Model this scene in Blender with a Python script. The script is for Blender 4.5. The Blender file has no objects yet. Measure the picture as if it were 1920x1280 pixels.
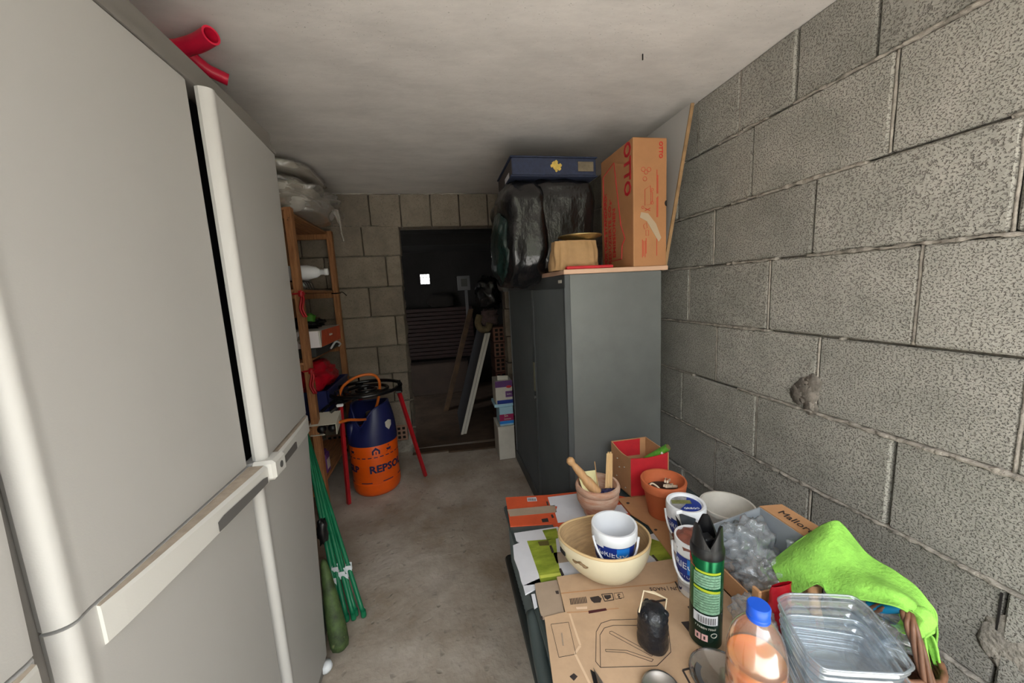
import bpy, math, random
from mathutils import Vector, Matrix, noise
PI = math.pi
C = bpy.context.scene.collection
R0 = random.Random(7)

# ------------------------------------------------------------------ camera
CAM_Z = 1.25
FPX = 686.8
yaw, pit, rol = .188498, -.137557, -.0518833
fv = Vector((math.sin(yaw)*math.cos(pit), math.cos(yaw)*math.cos(pit), math.sin(pit)))
rv = Vector((math.cos(yaw), -math.sin(yaw), 0)); uv_ = rv.cross(fv)
r2 = rv*math.cos(rol) + uv_*math.sin(rol); u2 = -rv*math.sin(rol) + uv_*math.cos(rol)
cd = bpy.data.cameras.new('camera'); cd.sensor_width = 36; cd.lens = FPX/1920*36; cd.clip_start = .02
cam = bpy.data.objects.new('camera', cd); C.objects.link(cam)
cam.matrix_world = Matrix(((r2.x, u2.x, -fv.x, 0), (r2.y, u2.y, -fv.y, 0), (r2.z, u2.z, -fv.z, CAM_Z), (0, 0, 0, 1)))
bpy.context.scene.camera = cam
sc = bpy.context.scene
sc.view_settings.view_transform = 'Standard'; sc.view_settings.look = 'None'
sc.view_settings.gamma = 1; sc.view_settings.use_curve_mapping = False
sc.view_settings.exposure = 0.66

# ------------------------------------------------------------------ world: overcast daylight
w = bpy.data.worlds.new('sky'); sc.world = w; w.use_nodes = True
nt = w.node_tree; bg = nt.nodes['Background']
tc = nt.nodes.new('ShaderNodeTexCoord'); sx = nt.nodes.new('ShaderNodeSeparateXYZ'); cr = nt.nodes.new('ShaderNodeValToRGB')
nt.links.new(tc.outputs['Generated'], sx.inputs[0]); nt.links.new(sx.outputs['Z'], cr.inputs[0]); nt.links.new(cr.outputs[0], bg.inputs[0])
cr.color_ramp.elements[0].color = (1, .985, .95, 1); cr.color_ramp.elements[1].color = (.80, .90, 1.0, 1)
bg.inputs[1].default_value = 5.2
# portal in the room's open front so the daylight samples well
pl = bpy.data.lights.new('daylight_portal', 'AREA'); pl.shape = 'RECTANGLE'; pl.size = 2.1; pl.size_y = 1.95; pl.cycles.is_portal = True
po = bpy.data.objects.new('daylight_portal', pl); C.objects.link(po)
po.location = (.06, -.62, 1.0); po.rotation_euler = (PI/2, 0, 0)      # a lamp shines along its -Z, here +Y, into the room

sl = bpy.data.lights.new('sun', 'SUN'); sl.energy = 11.0; sl.angle = math.radians(1.5); sl.color = (1, .965, .92)
so = bpy.data.objects.new('sun', sl); C.objects.link(so); so.rotation_euler = (math.radians(14), math.radians(9), 0)   # high sun, falls on the paving outside only
def ray(x, y):
    return r2*((x-960)/FPX) - u2*((y-640)/FPX) + fv
def atX(x, y, X): r = ray(x, y); return r*(X/r.x) + Vector((0, 0, CAM_Z))
def atY(x, y, Y): r = ray(x, y); return r*(Y/r.y) + Vector((0, 0, CAM_Z))
def atZ(x, y, Z): r = ray(x, y); return r*((Z-CAM_Z)/r.z) + Vector((0, 0, CAM_Z))

# ------------------------------------------------------------------ materials
def lin(c):
    return tuple((v/255/12.92 if v/255 <= .04045 else ((v/255+.055)/1.055)**2.4) for v in c) + (1,)
MC = {}
def mat(name, rgb, rough=.6, var=None, bump=None, metal=0, pits=None, spec=.5, stretch=None, rgb2=None, emit=0, sub=0, coat=0, clip=None):
    """var=(scale, amount) colour mottling towards rgb2; bump=(scale, strength, distance); pits=(scale, threshold, colour)"""
    if name in MC: return MC[name]
    m = bpy.data.materials.new(name); MC[name] = m; m.use_nodes = True
    n = m.node_tree.nodes; L = m.node_tree.links; b = n['Principled BSDF']
    b.inputs['Base Color'].default_value = lin(rgb); b.inputs['Roughness'].default_value = rough
    b.inputs['Metallic'].default_value = metal; b.inputs['Specular IOR Level'].default_value = spec
    if coat: b.inputs['Coat Weight'].default_value = coat
    if emit: b.inputs['Emission Color'].default_value = lin(rgb); b.inputs['Emission Strength'].default_value = emit
    if sub: b.inputs['Subsurface Weight'].default_value = sub; b.inputs['Subsurface Radius'].default_value = (.01, .01, .01)
    g = n.new('ShaderNodeNewGeometry'); src = g.outputs['Position']
    if stretch:
        mp = n.new('ShaderNodeMapping'); mp.inputs['Scale'].default_value = stretch; L.new(src, mp.inputs[0]); src = mp.outputs[0]
    col = None
    if var:
        t = n.new('ShaderNodeTexNoise'); t.inputs['Scale'].default_value = var[0]; t.inputs['Detail'].default_value = 6; t.inputs['Roughness'].default_value = .65
        L.new(src, t.inputs['Vector'])
        ra = n.new('ShaderNodeMapRange'); ra.inputs[1].default_value = .35; ra.inputs[2].default_value = .68
        L.new(t.outputs[0], ra.inputs[0])
        mx = n.new('ShaderNodeMix'); mx.data_type = 'RGBA'
        c2 = rgb2 if rgb2 else tuple(v*(1-var[1]) for v in rgb)
        mx.inputs[6].default_value = lin(rgb); mx.inputs[7].default_value = lin(c2)
        L.new(ra.outputs[0], mx.inputs[0]); col = mx.outputs[2]
    if pits:
        t2 = n.new('ShaderNodeTexNoise'); t2.inputs['Scale'].default_value = pits[0]; t2.inputs['Detail'].default_value = 1; t2.inputs['Roughness'].default_value = .7
        L.new(src, t2.inputs['Vector'])
        ra2 = n.new('ShaderNodeMapRange'); ra2.inputs[1].default_value = pits[1]; ra2.inputs[2].default_value = pits[1]+.13
        L.new(t2.outputs[0], ra2.inputs[0])
        mx2 = n.new('ShaderNodeMix'); mx2.data_type = 'RGBA'; mx2.inputs[7].default_value = lin(pits[2])
        if col: L.new(col, mx2.inputs[6])
        else: mx2.inputs[6].default_value = lin(rgb)
        L.new(ra2.outputs[0], mx2.inputs[0]); col = mx2.outputs[2]
    if name.startswith('block'):
        oi = n.new('ShaderNodeObjectInfo'); mr = n.new('ShaderNodeMapRange'); mr.inputs[3].default_value = .86; mr.inputs[4].default_value = 1.08
        L.new(oi.outputs['Random'], mr.inputs[0]); hs = n.new('ShaderNodeHueSaturation'); L.new(mr.outputs[0], hs.inputs['Value']); L.new(col, hs.inputs['Color']); col = hs.outputs[0]
    if col: L.new(col, b.inputs['Base Color'])
    if bump:
        t3 = n.new('ShaderNodeTexNoise'); t3.inputs['Scale'].default_value = bump[0]; t3.inputs['Detail'].default_value = 5
        L.new(src, t3.inputs['Vector'])
        bp = n.new('ShaderNodeBump'); bp.inputs['Strength'].default_value = bump[1]; bp.inputs['Distance'].default_value = bump[2]
        L.new(t3.outputs[0], bp.inputs['Height']); last = bp
        if pits:
            b2 = n.new('ShaderNodeBump'); b2.invert = True; b2.inputs['Strength'].default_value = .8; b2.inputs['Distance'].default_value = .003
            L.new(ra2.outputs[0], b2.inputs['Height']); L.new(bp.outputs[0], b2.inputs['Normal']); last = b2
        L.new(last.outputs[0], b.inputs['Normal'])
    return m

def film(name, rgb=(235, 240, 245), clear=.85, rough=.08, bump=None, diff=.0, edge=.5):
    """thin clear plastic: mostly see-through, glossy where seen at a slant"""
    if name in MC: return MC[name]
    m = bpy.data.materials.new(name); MC[name] = m; m.use_nodes = True
    n = m.node_tree.nodes; L = m.node_tree.links; n.remove(n['Principled BSDF']); out = n['Material Output']
    tr = n.new('ShaderNodeBsdfTransparent'); tr.inputs[0].default_value = lin(rgb)
    gl = n.new('ShaderNodeBsdfGlossy'); gl.inputs['Roughness'].default_value = rough
    df = n.new('ShaderNodeBsdfDiffuse'); df.inputs[0].default_value = lin(rgb)
    tl = n.new('ShaderNodeBsdfTranslucent'); tl.inputs[0].default_value = lin(rgb)
    ad = n.new('ShaderNodeMixShader'); ad.inputs[0].default_value = .4; L.new(df.outputs[0], ad.inputs[1]); L.new(tl.outputs[0], ad.inputs[2])
    m1 = n.new('ShaderNodeMixShader'); m1.inputs[0].default_value = diff; L.new(tr.outputs[0], m1.inputs[1]); L.new(ad.outputs[0], m1.inputs[2])
    lw = n.new('ShaderNodeLayerWeight'); lw.inputs[0].default_value = edge
    mr = n.new('ShaderNodeMapRange'); mr.inputs[3].default_value = 1-clear; mr.inputs[4].default_value = .75; L.new(lw.outputs['Facing'], mr.inputs[0])
    mm = n.new('ShaderNodeMixShader'); L.new(mr.outputs[0], mm.inputs[0]); L.new(m1.outputs[0], mm.inputs[1]); L.new(gl.outputs[0], mm.inputs[2])
    L.new(mm.outputs[0], out.inputs[0])
    if bump:
        t = n.new('ShaderNodeTexNoise'); t.inputs['Scale'].default_value = bump[0]; g = n.new('ShaderNodeNewGeometry'); L.new(g.outputs['Position'], t.inputs['Vector'])
        bp = n.new('ShaderNodeBump'); bp.inputs['Strength'].default_value = bump[1]; bp.inputs['Distance'].default_value = .01
        L.new(t.outputs[0], bp.inputs['Height']); L.new(bp.outputs[0], gl.inputs['Normal']); L.new(bp.outputs[0], lw.inputs['Normal'])
    return m

M_block = mat('block_concrete', (172, 168, 160), .95, (7, .12), (70, .5, .005), pits=(210, .53, (122, 118, 112)), stretch=(1, 1, 1.2), rgb2=(150, 148, 140))
M_blockb = mat('block_back_concrete', (150, 138, 124), .95, (9, .16), (60, .5, .006), pits=(130, .60, (124, 117, 106)))
M_mortar = mat('mortar', (172, 164, 154), .95, (30, .25), (90, .8, .008))
M_ceil = mat('ceiling_plaster', (222, 216, 211), .95, (3.5, .08), (14, .16, .010), stretch=(1, 2.0, 1), pits=(160, .72, (170, 162, 152)))
M_floor = mat('floor_concrete', (188, 178, 166), .88, (1.9, .3), (46, .5, .008), rgb2=(138, 120, 100), pits=(26, .66, (150, 142, 130)))
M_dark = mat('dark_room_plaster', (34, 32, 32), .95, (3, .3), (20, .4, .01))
M_door = mat('light_grey_plastic', (190, 188, 185), .55, (1.2, .03), (420, .12, .001))
M_rim = mat('pale_grey_plastic', (205, 203, 198), .4, None, (420, .1, .001))
M_dust = mat('dusty_plastic', (176, 162, 146), .8, (30, .15))
M_crown = mat('taupe_grey_plastic', (120, 115, 110), .5, None, (400, .12, .001))
M_black = mat('black_plastic', (18, 18, 20), .4)
M_recess = mat('grip_recess', (96, 94, 92), .6)
M_pine = mat('pine', (176, 122, 78), .6, (9, .22), (60, .25, .003), stretch=(12, 12, 1.2), rgb2=(132, 84, 50))
M_pineh = mat('pine_horizontal', (176, 124, 82), .65, (9, .25), (60, .25, .003), stretch=(12, 1.2, 12), rgb2=(128, 84, 52))
M_tamb = mat('tambour_grey', (74, 78, 80), .55, (4, .1))
M_side = mat('grey_steel', (112, 115, 114), .38, (2.2, .14), (5, .08, .02), metal=.25)
M_card = mat('cardboard', (188, 140, 98), .85, (10, .07), (6, .25, .01))
M_card2 = mat('cardboard_pale', (196, 164, 132), .85, (14, .07), (8, .4, .01))
M_cardg = mat('cardboard_greyish', (166, 146, 126), .85, (14, .08), (8, .4, .01))
M_cardin = mat('cardboard_orange_brown', (176, 124, 82), .8, (8, .06), (10, .2, .006))
M_redp = mat('red_print', (196, 32, 44), .6, (20, .1))
M_redpr = mat('red_ink', (190, 48, 40), .7)
M_ink = mat('dark_ink', (52, 44, 42), .7)
M_white = mat('white_card', (214, 214, 220), .7, (6, .06))
M_wplas = mat('white_plastic', (232, 234, 238), .35, sub=.15)
M_offw = mat('off_white', (205, 200, 190), .6, (10, .08))
M_orange = mat('orange_print', (214, 88, 50), .6, (12, .12))
M_orsteel = mat('orange_enamel', (236, 92, 12), .38, (8, .06))
M_navy = mat('navy_plastic', (28, 34, 84), .42)
M_nink = mat('navy_ink', (24, 26, 74), .5)
M_cblue = mat('blue_ink', (24, 52, 140), .4)
M_lblue = mat('bright_blue_ink', (36, 130, 220), .4)
M_redp2 = mat('red_paint', (178, 24, 34), .4, (20, .12))
M_blksteel = mat('black_enamel', (18, 18, 20), .22)
M_hose = mat('orange_hose', (214, 108, 34), .5)
M_steel = mat('bright_steel', (190, 190, 190), .3, metal=1)
M_brass = mat('brass', (206, 184, 128), .3, (20, .25), metal=.9)
M_redtube = mat('red_conduit', (232, 32, 70), .4, (20, .08))
M_gstake = mat('green_plastic_coating', (22, 122, 82), .4, (18, .1))
M_gmoss = mat('mottled_green', (76, 98, 50), .7, (22, .55), (30, .4, .004), pits=(26, .64, (158, 156, 112)))
M_terra = mat('terracotta', (198, 104, 62), .75, (8, .08), (80, .2, .002))
M_clay = mat('weathered_clay', (182, 128, 100), .85, (12, .3), (60, .3, .003), rgb2=(206, 180, 160), stretch=(1, 1, 5))
M_wood = mat('light_wood', (206, 160, 112), .5, (14, .12), stretch=(6, 1, 1))
M_bowlin = mat('bamboo_inside', (200, 168, 126), .45, (20, .16), stretch=(1, 1, 9))
M_bowlout = mat('cream_lacquer', (226, 214, 184), .3, (12, .03))
M_chest = mat('grey_green_plastic', (66, 76, 76), .5, (5, .12), (40, .1, .003))
M_bin = mat('black_garbage_film', (20, 20, 22), .26, None, (12, .5, .03), spec=.6, stretch=(1, 1, .6))
M_binG = mat('dark_green_film', (20, 38, 36), .3, None, (14, .8, .03))
M_cloth = mat('ochre_cloth', (176, 140, 98), .9, (12, .12), (60, .4, .004))
M_felt = mat('lime_felt', (150, 214, 88), .95, (34, .14), (160, .7, .004))
M_wick = mat('brown_wicker', (134, 92, 68), .5, (30, .35), stretch=(1, 1, .3))
M_redbag = mat('red_foil', (180, 22, 34), .25, (10, .2), (22, .5, .01))
M_redfilm = mat('red_film', (200, 16, 40), .3, (10, .2), (20, .6, .02))
M_purple = mat('purple_print', (92, 50, 110), .6)
M_pink = mat('magenta_print', (150, 20, 80), .6)
M_paleb = mat('pale_blue_print', (160, 200, 220), .6)
M_dgreen = mat('metallic_green', (10, 98, 58), .22, None, None, metal=.65)
M_dgreen2 = mat('dark_green_lacquer', (10, 40, 30), .25, metal=.3)
M_label = mat('pale_green_label', (150, 196, 164), .5, (180, .45), stretch=(1, 1, 3))
M_yelg = mat('yellow_green_print', (170, 186, 40), .5)
M_lime = mat('lime_print', (160, 172, 62), .5, (9, .5), stretch=(1, 3, 1), rgb2=(96, 116, 26))
M_choc = mat('brown_foil', (140, 84, 70), .4, (22, .3), (26, .5, .008))
M_bluecap = mat('blue_cap', (26, 84, 200), .35)
M_liq = mat('orange_liquid', (244, 128, 62), .15, (10, .22), sub=.4, rgb2=(250, 176, 84))
M_panel = mat('white_panel_edge', (198, 194, 186), .7)
M_pface = mat('grey_panel_face', (66, 68, 72), .5)
M_plank = mat('dark_timber', (84, 62, 42), .8, (12, .3), stretch=(1, 6, 1))
M_redslat = mat('dark_red_board', (40, 13, 13), .7, (10, .3))
M_brick = mat('hollow_brick_clay', (164, 128, 110), .85, (16, .16), (60, .3, .003))
M_hole = mat('hole_dark', (26, 22, 20), .95)
M_bbox = mat('navy_cloth_board', (44, 52, 78), .75, (60, .2))
M_gold = mat('gold_print', (216, 184, 90), .4, (60, .2))
M_tape = mat('beige_tape', (178, 156, 130), .5)
M_tapec = film('clear_tape', (230, 205, 170), .9, .15, diff=.35)
F_clear = film('clear_plastic', (238, 244, 250), .88, .10, (9, .3), diff=.16, edge=.35)
F_bag = film('milky_plastic_bag', (248, 251, 254), .96, .14, (12, .35), diff=.18, edge=.3)
F_wrap = film('crinkled_wrap', (240, 236, 230), .93, .2, (14, .4), diff=.28, edge=.3)
F_bott = film('bottle_plastic', (246, 236, 230), .90, .16, (14, .3), diff=.10)
F_dish = film('smoky_plastic', (196, 196, 196), .88, .1, None, diff=.10)
M_inner = mat('grey_card_inside', (150, 156, 162), .75, (8, .06))

# ------------------------------------------------------------------ mesh helpers
W = {}
class MB:
    def __init__(s): s.v = []; s.f = []; s.mi = []; s.T = None; s.cm = 0
    def a(s, pts):
        b = len(s.v)
        for p in pts:
            p = Vector(p); s.v.append(s.T @ p if s.T else p)
        return b
    def face(s, idx): s.f.append(idx); s.mi.append(s.cm)
    def poly(s, pts): b = s.a(pts); s.face(list(range(b, b+len(pts)))); return s
    def box(s, lo, hi, bev=0):
        x0, y0, z0 = lo; x1, y1, z1 = hi
        if bev <= 0:
            b = s.a([(x0,y0,z0),(x1,y0,z0),(x1,y1,z0),(x0,y1,z0),(x0,y0,z1),(x1,y0,z1),(x1,y1,z1),(x0,y1,z1)])
            for q in ((0,3,2,1),(4,5,6,7),(0,1,5,4),(1,2,6,5),(2,3,7,6),(3,0,4,7)): s.face([b+i for i in q])
            return s
        c = min(bev, (x1-x0)/2.01, (y1-y0)/2.01, (z1-z0)/2.01)
        V = {}
        for i in (0, 1):
            for j in (0, 1):
                for k in (0, 1):
                    X, Y, Z = (x0, x1)[i], (y0, y1)[j], (z0, z1)[k]
                    sx_, sy_, sz_ = (c, -c)[i], (c, -c)[j], (c, -c)[k]
                    b = s.a([(X, Y+sy_, Z+sz_), (X+sx_, Y, Z+sz_), (X+sx_, Y+sy_, Z)])
                    V[i, j, k] = (b, b+1, b+2); s.face([b, b+1, b+2])
        g = lambda i, j, k, n: V[i, j, k][n]
        for i in (0, 1): s.face([g(i,0,0,0), g(i,1,0,0), g(i,1,1,0), g(i,0,1,0)])
        for j in (0, 1): s.face([g(0,j,0,1), g(1,j,0,1), g(1,j,1,1), g(0,j,1,1)])
        for k in (0, 1): s.face([g(0,0,k,2), g(1,0,k,2), g(1,1,k,2), g(0,1,k,2)])
        for i in (0, 1):
            for j in (0, 1): s.face([g(i,j,0,0), g(i,j,0,1), g(i,j,1,1), g(i,j,1,0)])
            for k in (0, 1): s.face([g(i,0,k,0), g(i,0,k,2), g(i,1,k,2), g(i,1,k,0)])
        for j in (0, 1):
            for k in (0, 1): s.face([g(0,j,k,1), g(0,j,k,2), g(1,j,k,2), g(1,j,k,1)])
        return s
    def prism(s, pts, d):
        """closed outline pts (3-D) swept along vector d"""
        n = len(pts); d = Vector(d); b = s.a(list(pts) + [Vector(p)+d for p in pts])
        s.face([b+i for i in range(n)][::-1]); s.face([b+n+i for i in range(n)])
        for i in range(n): j = (i+1) % n; s.face([b+i, b+j, b+n+j, b+n+i])
        return s
    def lathe(s, prof, c=(0, 0, 0), n=32, a0=0, a1=2*PI, cap=False, rf=None):
        full = abs(a1-a0-2*PI) < 1e-6; m = n if full else n+1; rows = []
        for (r, z) in prof:
            rows.append(s.a([(c[0]+r*(rf(a0+(a1-a0)*i/n) if rf else 1)*math.cos(a0+(a1-a0)*i/n), c[1]+r*(rf(a0+(a1-a0)*i/n) if rf else 1)*math.sin(a0+(a1-a0)*i/n), c[2]+z) for i in range(m)]))
        for k in range(len(prof)-1):
            for i in range(n): j = (i+1) % m; s.face([rows[k]+i, rows[k]+j, rows[k+1]+j, rows[k+1]+i])
        if cap:
            s.face([rows[0]+i for i in range(m)][::-1]); s.face([rows[-1]+i for i in range(m)])
        return s
    def tube(s, pts, r, n=8, closed=False, cap=True):
        pts = [Vector(p) for p in pts]; N = len(pts); rows = []; up = None
        for i, p in enumerate(pts):
            if closed: t = pts[(i+1) % N]-pts[i-1]
            else: t = pts[min(i+1, N-1)]-pts[max(i-1, 0)]
            t = t.normalized()
            if up is None: up = Vector((0, 0, 1)) if abs(t.z) < .9 else Vector((1, 0, 0))
            sd = t.cross(up).normalized(); up = sd.cross(t).normalized(); rr = r[i] if isinstance(r, (list, tuple)) else r
            rows.append(s.a([p + sd*rr*math.cos(2*PI*k/n) + up*rr*math.sin(2*PI*k/n) for k in range(n)]))
        for i in range(N if closed else N-1):
            a, b = rows[i], rows[(i+1) % N]
            for k in range(n): j = (k+1) % n; s.face([a+k, a+j, b+j, b+k])
        if cap and not closed: s.face([rows[0]+k for k in range(n)][::-1]); s.face([rows[-1]+k for k in range(n)])
        return s
    def grid(s, fn, nu, nv, wu=False):
        b = s.a([fn(i/nu, j/nv) for j in range(nv+1) for i in range(nu+1)])
        for j in range(nv):
            for i in range(nu): q = b+j*(nu+1)+i; s.face([q, q+1, q+nu+2, q+nu+1])
        return s
    def blob(s, c, r, e=.7, amp=.1, fr=3, seed=0, nu=32, nv=20, flat=None):
        def sp(v, p): return math.copysign(abs(v)**p, v)
        def fn(u, v):
            th = 2*PI*u; ph = PI*(v-.5)
            d = Vector((sp(math.cos(ph), e)*sp(math.cos(th), e), sp(math.cos(ph), e)*sp(math.sin(th), e), sp(math.sin(ph), e)))
            q = d*fr + Vector((seed*7.3, seed*3.1, 0))
            k = 1 + amp*(noise.noise(q) + .22*(1-2*abs(noise.noise(q*2.3))) - .1)
            p = Vector(c) + Vector((d.x*r[0], d.y*r[1], d.z*r[2]))*k
            if flat is not None and p.z < flat: p.z = flat
            return p
        return s.grid(fn, nu, nv)
    def build(s, name, m, parent=None, smooth=False, kind=None, label=None, subdiv=0, solid=0, auto=None):
        me = bpy.data.meshes.new(name)
        if parent is not None: og = W[parent.name]
        else:
            xs = [p.x for p in s.v]; ys = [p.y for p in s.v]; zs = [p.z for p in s.v]
            og = Vector(((min(xs)+max(xs))/2, (min(ys)+max(ys))/2, min(zs)))
        me.from_pydata([tuple(p-og) for p in s.v], [], s.f)
        ms = m if isinstance(m, (list, tuple)) else [m]
        for q in ms: me.materials.append(q)
        if len(ms) > 1: me.polygons.foreach_set('material_index', s.mi)
        import bmesh
        bm = bmesh.new(); bm.from_mesh(me)
        bmesh.ops.remove_doubles(bm, verts=bm.verts, dist=1e-6)
        bmesh.ops.recalc_face_normals(bm, faces=bm.faces); bm.to_mesh(me); bm.free()
        o = bpy.data.objects.new(name, me); C.objects.link(o)
        if parent is not None: o.parent = parent
        else: o.location = og
        W[o.name] = og
        if smooth:
            me.polygons.foreach_set('use_smooth', [True]*len(me.polygons))
            if auto is not None: me.set_sharp_from_angle(angle=math.radians(auto))
        if solid: q = o.modifiers.new('s', 'SOLIDIFY'); q.thickness = solid; q.offset = 0
        if subdiv: q = o.modifiers.new('d', 'SUBSURF'); q.levels = q.render_levels = subdiv
        if kind: o['kind'] = kind
        if label: o['label'] = label
        return o

def tag(o, label, cat, group=None, kind=None):
    o['label'] = label; o['category'] = cat
    if group: o['group'] = group
    if kind: o['kind'] = kind
    return o
def thing(name, label, cat, loc, group=None):
    o = bpy.data.objects.new(name, None); C.objects.link(o); o.location = loc; o.empty_display_size = .05
    W[o.name] = Vector(loc); return tag(o, label, cat, group)
def struct(o): o['kind'] = 'structure'; return o
def text(s, size, M, m, parent, name='lettering', depth=.0006, bend=None, align='CENTER', sx=1.0, bold=0):
    """lettering as a thin mesh; M places its own plane; bend=(centre, radius, angle) wraps it round an upright cylinder"""
    cu = bpy.data.curves.new('t', 'FONT'); cu.body = s; cu.size = size; cu.extrude = depth; cu.offset = bold; cu.align_x = align; cu.align_y = 'CENTER'; cu.resolution_u = 2
    t = bpy.data.objects.new('t', cu); C.objects.link(t)
    dg = bpy.context.evaluated_depsgraph_get(); me = bpy.data.meshes.new_from_object(t.evaluated_get(dg)); 
    bpy.data.objects.remove(t)
    og = W[parent.name]
    for v in me.vertices:
        p = v.co.copy(); p.x *= sx
        if bend:
            c, r, a, z = bend; th = a + p.x/r
            q = Vector((c[0]+(r+p.z)*math.cos(th), c[1]+(r+p.z)*math.sin(th), z+p.y))
        else: q = M @ p
        v.co = q-og
    me.materials.clear(); me.materials.append(m)
    o = bpy.data.objects.new(name, me); C.objects.link(o); o.parent = parent; W[o.name] = og
    return o
def frame(o, x, y):      # matrix with origin o, x axis x, y axis y
    x = Vector(x).normalized(); y = Vector(y).normalized(); z = x.cross(y).normalized(); y = z.cross(x)
    return Matrix(((x.x, y.x, z.x, o[0]), (x.y, y.y, z.y, o[1]), (x.z, y.z, z.z, o[2]), (0, 0, 0, 1)))
def bez(pts, n=8):
    """smooth path through pts (Catmull-Rom)"""
    P = [Vector(p) for p in pts]; P = [P[0]*2-P[1]] + P + [P[-1]*2-P[-2]]; out = []
    for i in range(1, len(P)-2):
        for k in range(n):
            t = k/n; a, b, c, d = P[i-1:i+3]
            out.append(.5*((2*b)+(c-a)*t+(2*a-5*b+4*c-d)*t*t+(3*b-a-3*c+d)*t**3))
    return out+[P[-2]]

# ================================================================== SETTING
WX = 1.126; YB = 2.885; ZC = 1.993; YF = -.6; XL = -1.05
# floor with a trowelled, worn surface
def fl(u, v):
    x = XL-.1 + u*(WX+.1-XL+.1); y = YF + v*(5.3-YF)
    z = .010*noise.noise(Vector((x*2.1, y*2.1, 0))) + .006*noise.noise(Vector((x*7, y*7, 3))) + .0035*noise.noise(Vector((x*24, y*24, 5)))
    return (x, y, min(z, .006)-.006)
struct(MB().grid(fl, 120, 300).build('floor', M_floor, smooth=True))
def apron(u, v): return (-9+18*u, -9+8.4*v, -.02)
M_out = mat('pale_paving', (202, 197, 190), .9, (2, .08))
struct(MB().grid(apron, 4, 4).build('ground', M_out))
# unseen hedge behind the camera, added to soften the daylight and tint it green
def hedge(u, v):
    x = -7+14*u; z = 2.9*v; return (x, -4.6+.25*noise.noise(Vector((x*1.3, z*1.3, 0)))+.12*noise.noise(Vector((x*5, z*5, 2))), z)
struct(MB().grid(hedge, 80, 24).prism([(-7, -4.9, 0), (7, -4.9, 0), (7, -4.9, 2.9), (-7, -4.9, 2.9)], (0, -.6, 0)).build('added_hedge', mat('added_hedge_green', (146, 148, 126), .9, (6, .4)), smooth=True, label='unseen hedge added to soften the daylight and tint it green'))
# ceiling
def ce(u, v):
    x = XL-.1 + u*(WX+.12-XL+.1); y = YF + v*(YB+.05-YF)
    return (x, y, ZC + .005*noise.noise(Vector((x*2, y*3, 9))) + .0016*noise.noise(Vector((x*9, y*22, 2))))
struct(MB().grid(ce, 60, 100).build('ceiling', M_ceil, smooth=True))
struct(MB().box((XL-.1, YF, ZC+.012), (WX+.12, YB+.3, ZC+.15)).build('trim_1', M_ceil))
tk = MB().tube([atZ(1205, 100, ZC), atZ(1205, 105, ZC)-Vector((0, 0, .012))], .002, 5).build('nail', M_blksteel); tag(tk, 'small dark nail stub poking out of the ceiling plaster', 'nail')
# left wall behind the cabinets
struct(MB().box((XL-.1, YF, -.03), (XL, YB+.2, ZC+.01)).build('wall_left', M_blockb))

# right wall: every block its own piece, with squeezed mortar
wr = struct(MB().box((WX+.03, YF, -.03), (WX+.2, YB+.2, ZC+.01)).build('wall_right', M_mortar))
def block(lo, hi, axis, parent, m, rnd, j=.0035):
    """rough-edged block; axis = index of the direction its visible face looks along (0: -X, 1: -Y)"""
    b = MB(); d = [rnd.uniform(-j, j) for _ in range(8)]
    b.box(lo, hi, .005)
    for p in b.v:
        q = p*31
        if axis == 0: p.y += .0028*noise.noise(q); p.z += .0028*noise.noise(q+Vector((9, 0, 0))); p.x += d[0]*.9
        else: p.x += .0028*noise.noise(q); p.z += .0028*noise.noise(q+Vector((9, 0, 0))); p.y += d[0]*.9
    return b.build('concrete_block', m, parent)
ZJ = [ZC+.004, 1.781, 1.537, 1.311, 1.065, .822, .572, .327, .082, -.16]
JY = {0: [.60, .813, 1.03, 1.245, 1.465], 1: [.765, 1.181], 2: [.544, .949, 1.361], 3: [.682, 1.091, 1.507], 4: [.498, .907, 1.332], 5: [.699, 1.12, 1.546], 6: [.486, .905, 1.324], 7: [.69, 1.11, 1.53], 8: [.5, .91, 1.33]}
OPEN = {(0, .813): 1, (1, .765): 2, (1, 1.181): 2, (3, .682): 2, (2, .544): 2}
rnd = random.Random(3)
for c in range(9):
    z1, z0 = ZJ[c]-.0035, max(ZJ[c+1]+.0035, -.02)
    js = list(JY[c]); st = .215 if c == 0 else .412
    while js[-1] < YB+.1: js.append(js[-1]+st)
    while js[0] > YF: js.insert(0, js[0]-st)
    for a, b in zip(js[:-1], js[1:]):
        a_, b_ = max(a+.0035, YF), min(b-.0035, YB+.1)
        if b_-a_ < .02: continue
        block((WX, a_, z0), (WX+.06, b_, z1), 0, wr, M_block, rnd)
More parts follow.
